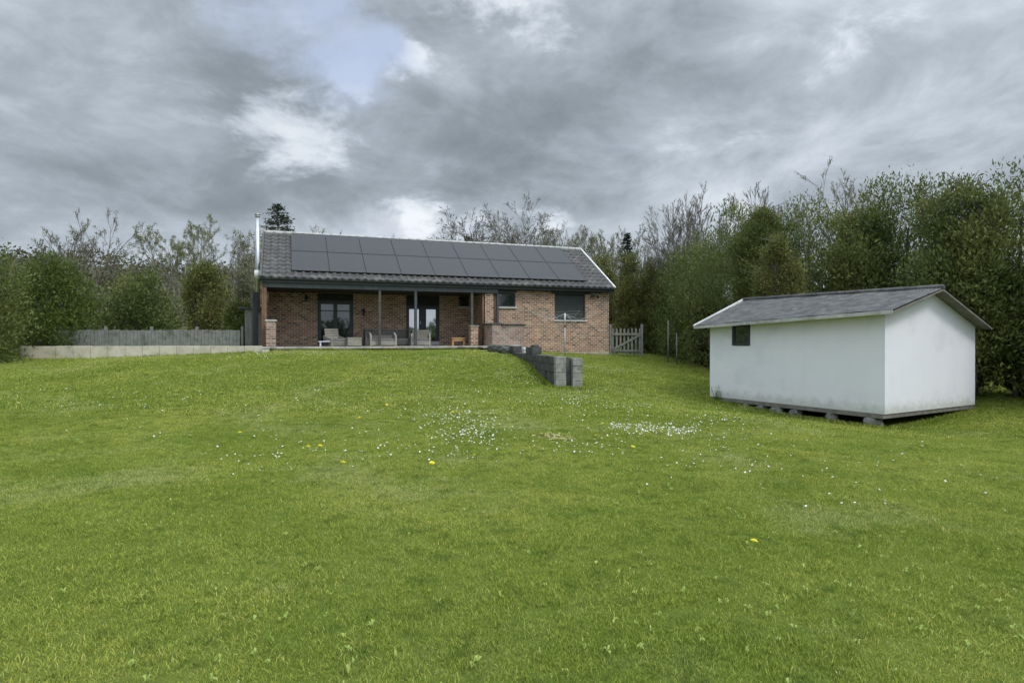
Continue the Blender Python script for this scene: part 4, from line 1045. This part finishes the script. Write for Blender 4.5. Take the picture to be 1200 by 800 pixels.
# ------------------------------------------------------------------ grass
tiles = []
TS = .30
def tile(nb, hmin, hmax, w0, seed):
    r2 = np.random.default_rng(seed); x = r2.uniform(-TS/2-.02, TS/2+.02, nb); y = r2.uniform(-TS/2-.02, TS/2+.02, nb)
    h = r2.uniform(hmin, hmax, nb)*np.where(r2.uniform(size=nb) > .9, 1.35, 1); a = r2.uniform(0, 6.283, nb); ln = r2.uniform(.2, 1.1, nb)*h; b = a+r2.normal(1.57, .4, nb); ww = w0*r2.uniform(.6, 1.4, nb)
    base = np.stack([x, y, np.full(nb, -.012)], 1); sx = np.stack([np.cos(b), np.sin(b), np.zeros(nb)], 1)*ww[:, None]*.5; dl = np.stack([np.cos(a), np.sin(a), np.zeros(nb)], 1)
    m_ = base+dl*(ln*.3)[:, None]+np.array([0, 0, 1])*(h*.62)[:, None]; tp = base+dl*ln[:, None]+np.array([0, 0, 1])*h[:, None]
    V = np.stack([base-sx, base+sx, m_+sx*.8, m_-sx*.8, tp], 1).reshape(-1, 3); o_ = np.arange(nb)[:, None]*5
    f4 = (o_+np.array([[0, 1, 2, 3]])); f3 = (o_+np.array([[3, 2, 4, 4]]))
    me = bpy.data.meshes.new('grass_tuft')
    Fc = [tuple(q_) for q_ in f4] + [tuple(q_[:3]) for q_ in f3]; me.from_pydata(V.tolist(), [], Fc)
    rv = r2.uniform(0, 1, nb); at = me.attributes.new('rnd', 'FLOAT', 'FACE'); at.data.foreach_set('value', np.r_[rv, rv].astype(np.float32)); me.materials.append(MATS['grass_blade'])
    return bpy.data.objects.new('grass_tuft', me)
gc = bpy.data.collections.new('grass_tufts')
for i in range(5): gc.objects.link(tile(980, .014, .036, .0034, i))
gf = bpy.data.collections.new('grass_tufts_far')
for i in range(3): gf.objects.link(tile(330, .022, .05, .008, 20+i))
def inside_house(x, y):
    s_ = (x-XL)*cs+(y-YL)*sn; u_ = -(x-XL)*sn+(y-YL)*cs
    return ((s_ > -.1) & (s_ < 9.2) & (u_ > -.5) & (u_ < 7)) | ((s_ > 8.6) & (s_ < 10.7) & (u_ > -1.4) & (u_ < 7)) | ((s_ > 9) & (s_ < 15.5) & (u_ > .3) & (u_ < 7))
def inside_shed(x, y):
    c_, s_ = math.cos(FI), math.sin(FI); a = (x-A0[0])*c_+(y-A0[1])*s_; b = -(x-A0[0])*s_+(y-A0[1])*c_
    return (a > -.05) & (a < SL) & (b > .1) & (b < SD)
def field(name, coll, ya, yb, step_, scale_, label):
    ys = np.arange(ya, yb, step_); P_ = []
    for y in ys:
        wv = .92*abs(y)+3.0; xs = np.arange(-wv, wv, step_); P_.append(np.stack([xs+nr.uniform(-.45, .45, len(xs))*step_, np.full(len(xs), y)+nr.uniform(-.45, .45, len(xs))*step_], 1))
    P_ = np.concatenate(P_); keep = ~inside_house(P_[:, 0], P_[:, 1]) & ~inside_shed(P_[:, 0], P_[:, 1]); P_ = P_[keep]
    z = ground(P_[:, 0], P_[:, 1])
    ex = .25; nx_ = -(ground(P_[:, 0]+ex, P_[:, 1])-z)/ex; ny_ = -(ground(P_[:, 0], P_[:, 1]+ex)-z)/ex
    me = bpy.data.meshes.new(name); me.vertices.add(len(P_)); me.vertices.foreach_set('co', np.c_[P_, z].astype(np.float32).ravel())
    rot = np.stack([-ny_, nx_, np.zeros(len(P_))], 1)
    rot[:, 2] = nr.uniform(0, 6.283, len(P_))
    at = me.attributes.new('rot', 'FLOAT_VECTOR', 'POINT'); at.data.foreach_set('vector', rot.astype(np.float32).ravel())
    at = me.attributes.new('sc', 'FLOAT', 'POINT'); u_, v_ = P_[:, 0], P_[:, 1]
    wv_ = np.sin(u_*3.1+1.7*np.sin(v_*2.3))*np.sin(v_*3.7+1.3*np.sin(u_*2.9)) + .6*np.sin(u_*9.1+2*np.sin(v_*7.3))*np.sin(v_*8.3+u_*3.3)
    at.data.foreach_set('value', (scale_*(1+.12*wv_)*nr.uniform(.8, 1.2, len(P_))).astype(np.float32))
    o = link(bpy.data.objects.new(name, me)); tag(o, label, 'grass', kind='stuff')
    ng = bpy.data.node_groups.new(name, 'GeometryNodeTree'); ng.interface.new_socket('Geometry', in_out='INPUT', socket_type='NodeSocketGeometry'); ng.interface.new_socket('Geometry', in_out='OUTPUT', socket_type='NodeSocketGeometry')
    N = ng.nodes; Lk = ng.links; gi = N.new('NodeGroupInput'); go = N.new('NodeGroupOutput'); ip = N.new('GeometryNodeInstanceOnPoints'); ci = N.new('GeometryNodeCollectionInfo')
    ci.inputs['Collection'].default_value = coll; ci.inputs['Separate Children'].default_value = True; ci.inputs['Reset Children'].default_value = True
    ip.inputs['Pick Instance'].default_value = True
    ri = N.new('FunctionNodeRandomValue'); ri.data_type = 'INT'; ri.inputs[4].default_value = 0; ri.inputs[5].default_value = len(coll.objects)-1
    nr_ = N.new('GeometryNodeInputNamedAttribute'); nr_.data_type = 'FLOAT_VECTOR'; nr_.inputs[0].default_value = 'rot'
    e2 = N.new('FunctionNodeEulerToRotation'); ns2 = N.new('GeometryNodeInputNamedAttribute'); ns2.data_type = 'FLOAT'; ns2.inputs[0].default_value = 'sc'
    mtp = N.new('GeometryNodeMeshToPoints'); Lk.new(gi.outputs[0], mtp.inputs[0]); Lk.new(mtp.outputs[0], ip.inputs['Points'])
    Lk.new(ci.outputs[0], ip.inputs['Instance']); Lk.new(ri.outputs[2], ip.inputs['Instance Index'])
    Lk.new(nr_.outputs[0], e2.inputs[0]); Lk.new(e2.outputs[0], ip.inputs['Rotation']); Lk.new(ns2.outputs[0], ip.inputs['Scale']); Lk.new(ip.outputs[0], go.inputs[0])
    md = o.modifiers.new('scatter', 'NODES'); md.node_group = ng
    print(name, len(P_)); return o
field('grass', gc, .8, 12, .205, 1.0, 'short mown grass of the near lawn')
field('grass', gf, 12, 31, .235, 1.0, 'short grass on the bank in front of the house')

# longer grass the mower misses, along walls and edges
E_ = []
def edge(p, q, n_, w_=.10):
    for i in range(n_):
        t = rnd.random(); E_.append((p[0]+(q[0]-p[0])*t+rnd.gauss(0, w_), p[1]+(q[1]-p[1])*t+rnd.gauss(0, w_)))
edge(SW(-.05, -.12, 0), SW(SL, -.12, 0), 1300, .07); edge(SW(SL+.1, 0, 0), SW(SL+.1, SD, 0), 900, .08); edge(SW(-.12, 0, 0), SW(-.12, SD, 0), 500)
edge((a0.x-.24, a0.y), (a1.x-.24, a1.y), 1300, .07); edge((a0.x+.7, a0.y-.02), (a0.x+.66, a0.y+1), 250, .05); edge((a0.x-.2, a0.y-.1), (a0.x+.65, a0.y-.08), 260, .05)
edge(HW(10.6, .15, 0), HW(15.5, .15, 0), 900, .09); edge(HW(.1, -.72, 0), HW(8.6, -.72, 0), 1300, .07); edge((-17.5, 23.0), (-9.7, 23.1), 1200, .10); edge((4.9, 29.3), (6.3, 29.4), 300); edge((6.6, 27.5), (7.4, 21.5), 900, .25)
E_ = np.array(E_); zz_ = ground(E_[:, 0], E_[:, 1]); V, Fc, at_ = [], [], []
for (x, y), z in zip(E_, zz_):
    for k in range(3):
        h = rnd.uniform(.035, .115); a = rnd.uniform(0, 6.28); l_ = h*rnd.uniform(.1, .6); w_ = rnd.uniform(.003, .006); X_, Y_ = x+rnd.gauss(0, .02), y+rnd.gauss(0, .02); c2, s2 = math.cos(a), math.sin(a); b0 = len(V)
        V += [(X_-s2*w_, Y_+c2*w_, z-.02), (X_+s2*w_, Y_-c2*w_, z-.02), (X_+c2*l_*.4, Y_+s2*l_*.4, z+h*.65), (X_+c2*l_, Y_+s2*l_, z+h)]
        Fc += [(b0, b0+1, b0+2), (b0+2, b0+3, b0)]; r1 = rnd.random(); at_ += [r1, r1]
o = np_mesh('edge_grass', V, Fc, 'grass_blade', attr=at_); tag(o, 'longer unmown grass along the foot of the walls and the shed', 'grass', kind='stuff')

# ------------------------------------------------------------------ daisies, dandelions, broad-leaved weeds
def flower_stuff(spots, r_, h_, name, label, cat):
    V, Fc, V2, F2 = [], [], [], []
    for (x, y, z) in spots:
        rr = r_*rnd.uniform(.7, 1.25)*(.62+.38*min(1, y/13)); hh = h_*rnd.uniform(.7, 1.3); tx_, ty_ = rnd.gauss(0, .25), rnd.gauss(0, .25)-.2
        b0 = len(V); cz = z+hh; k = 8
        V.append((x, y, cz+.004))
        for i in range(k):
            a = 6.283*i/k; X_, Y_ = math.cos(a)*rr, math.sin(a)*rr; V.append((x+X_, y+Y_, cz-X_*tx_-Y_*ty_))
        for i in range(k): Fc.append((b0, b0+1+i, b0+1+(i+1) % k))
        b1 = len(V2); V2 += [(x-.001, y, z-.01), (x+.001, y, z-.01), (x, y, cz)]; F2.append((b1, b1+1, b1+2))
    t = empty(name, (0, 0, 0), 0, label, cat); tag(t, kind='stuff')
    np_mesh('petals', V, Fc, 'white_petal', t); np_mesh('stalks', V2, F2, 'stalk', t); return t
sp = []
def scatter_px(cx, cy, sx_, sy_, n_):
    for i in range(n_):
        q_ = on_ground(rnd.gauss(cx, sx_), min(798, max(413, rnd.gauss(cy, sy_))))
        if q_ and not inside_house(np.array(q_[0]), np.array(q_[1])) and not inside_shed(np.array(q_[0]), np.array(q_[1])): sp.append(q_)
for c_ in [(552, 506, 24, 11, 190), (530, 490, 25, 6, 60), (764, 504, 26, 3.8, 150), (732, 501, 14, 2.5, 50), (800, 507, 11, 3.5, 60), (545, 420, 60, 3, 90), (380, 415, 45, 1.6, 110), (300, 418, 20, 3, 40), (620, 440, 30, 10, 90),
           (540, 445, 60, 12, 70), (675, 468, 18, 6, 50), (720, 478, 40, 6, 70), (850, 490, 35, 10, 90), (690, 522, 40, 10, 40), (500, 530, 80, 10, 40), (330, 530, 40, 12, 40), (310, 470, 30, 14, 30), (840, 530, 50, 15, 30),
           (600, 510, 200, 25, 50), (470, 470, 90, 30, 110), (760, 530, 100, 18, 25), (150, 470, 80, 25, 80), (1000, 540, 80, 30, 60), (700, 430, 40, 7, 60)]:
    scatter_px(*c_)
flower_stuff(sp, .0122, .040, 'daisies', 'countless small white daisies scattered across the lawn', 'daisies')
dl = [(451, 470, 'upper dandelion of the close pair below the grey sofa, high on the lawn'), (453, 479, 'lower dandelion of the close pair below the grey sofa, high on the lawn'),
      (421, 495, 'yellow dandelion below and left of the close pair on the bank'), (374, 529, 'largest looking yellow dandelion alone on the left of the lawn'),
      (361, 531, 'small yellow dandelion just left of the largest one on the left lawn'), (401, 551, 'yellow dandelion at the bottom left of the flower zone'),
      (505, 550, 'yellow dandelion below the left daisy patch, left one of two'), (556, 540, 'yellow dandelion below the left daisy patch, right one of two'),
      (530, 488, 'yellow dandelion at the upper edge of the left daisy patch'), (705, 501, 'yellow dandelion left of the dense white daisy patch'),
      (698, 517, 'yellow dandelion right of the dry clippings'), (773, 509, 'yellow dandelion inside the dense white daisy patch'),
      (741, 529, 'yellow dandelion just below the dense white daisy patch'), (281, 513, 'yellow dandelion at the left edge of the photo, middle height'),
      (279, 420, 'yellow dandelion at the foot of the pale block wall on the left'), (557, 414, 'yellow dandelion against the terrace edge below the orange bench'),
      (883, 645, 'yellow dandelion on the right side of the near lawn')]
proto = None
for i, (px, py, lb) in enumerate(dl):
    q_ = on_ground(px, py)
    if not q_: continue
    if proto is None:
        proto = t = empty('dandelion')
        m_ = MB()
        for ring, (r1_, r2_, zz) in enumerate(((.0, .024, .062), (.0, .018, .068), (0, .010, .073))):
            for k in range(14):
                a = 6.283*(k+.5*ring)/14; m_.poly([(0, 0, zz-.006), (math.cos(a-.16)*r2_, math.sin(a-.16)*r2_, zz), (math.cos(a)*r2_*1.12, math.sin(a)*r2_*1.12, zz+.001), (math.cos(a+.16)*r2_, math.sin(a+.16)*r2_, zz)])
        m_.build('flower_head', 'yellow_petal', t, merge=False)
        MB().tube((0, 0, -.01), (0, 0, .058), .002, n=5).build('stalk', 'stalk', t)
        m_ = MB()
        for k in range(7):
            a = k*.9; c2, s2 = math.cos(a), math.sin(a); m_.poly([(0, 0, .0), (c2*.025+s2*.007, s2*.025-c2*.007, .012), (c2*.05, s2*.05, .006), (c2*.025-s2*.007, s2*.025+c2*.007, .012)])
        m_.build('leaves', 'weed_leaf', t, merge=False)
    else: t = copy_tree(proto)
    t.location = q_; sc = rnd.uniform(1.1, 1.5); t.scale = (sc, sc, sc); t.rotation_euler = (rnd.uniform(.0, .3), rnd.uniform(-.15, .15), rnd.uniform(0, 6))
    tag(t, lb, 'dandelion', 'dandelions in the lawn')
# broad leaved weeds / clover in the foreground
V, Fc = [], []
for i in range(1700):
    y = 2.0+rnd.random()**1.3*8; x = rnd.uniform(-.9, .9)*y; 
    if rnd.random() > .12+.5*max(0, math.sin(x*1.3+y*.9))**2+(.3 if x > 0 and y < 4.5 else 0): continue
    z = gz(x, y); s_ = rnd.uniform(.4, .95)
    for k in range(rnd.randint(3, 7)):
        a = rnd.uniform(0, 6.28); L_ = rnd.uniform(.018, .042)*s_; ww = L_*rnd.uniform(.16, .3); c2, s2 = math.cos(a), math.sin(a); h0 = rnd.uniform(.02, .04); b0 = len(V)
        V += [(x, y, z+h0*.6), (x+c2*L_*.5-s2*ww, y+s2*L_*.5+c2*ww, z+h0+.008), (x+c2*L_, y+s2*L_, z+h0*.9), (x+c2*L_*.5+s2*ww, y+s2*L_*.5-c2*ww, z+h0+.008)]; Fc.append((b0, b0+1, b0+2, b0+3))
o = np_mesh('lawn_weeds', V, Fc, 'weed_leaf', attr=nr.uniform(0, 1, len(Fc))); tag(o, 'broad-leaved weeds and clover mixed into the near lawn', 'weeds', kind='stuff')
# dry grass scraps
V, Fc = [], []
for (cx_, cy_, n_) in ((640, 513, 90), (660, 517, 60)):
    for i in range(n_):
        q_ = on_ground(rnd.gauss(cx_, 9), rnd.gauss(cy_, 1.6)); a = rnd.uniform(0, 6.28); L_ = rnd.uniform(.03, .09); c2, s2 = math.cos(a)*L_, math.sin(a)*L_; b0 = len(V); z = q_[2]+rnd.uniform(.03, .05)
        V += [(q_[0], q_[1], z), (q_[0]+c2, q_[1]+s2, z+rnd.uniform(-.01, .01)), (q_[0]+c2-s2*.1, q_[1]+s2+c2*.1, z+.004), (q_[0]-s2*.1, q_[1]+c2*.1, z+.004)]; Fc.append((b0, b0+1, b0+2, b0+3))
o = np_mesh('dry_clippings', V, Fc, 'straw'); tag(o, 'patch of dry straw-coloured clippings in the middle of the lawn', 'clippings', kind='stuff')
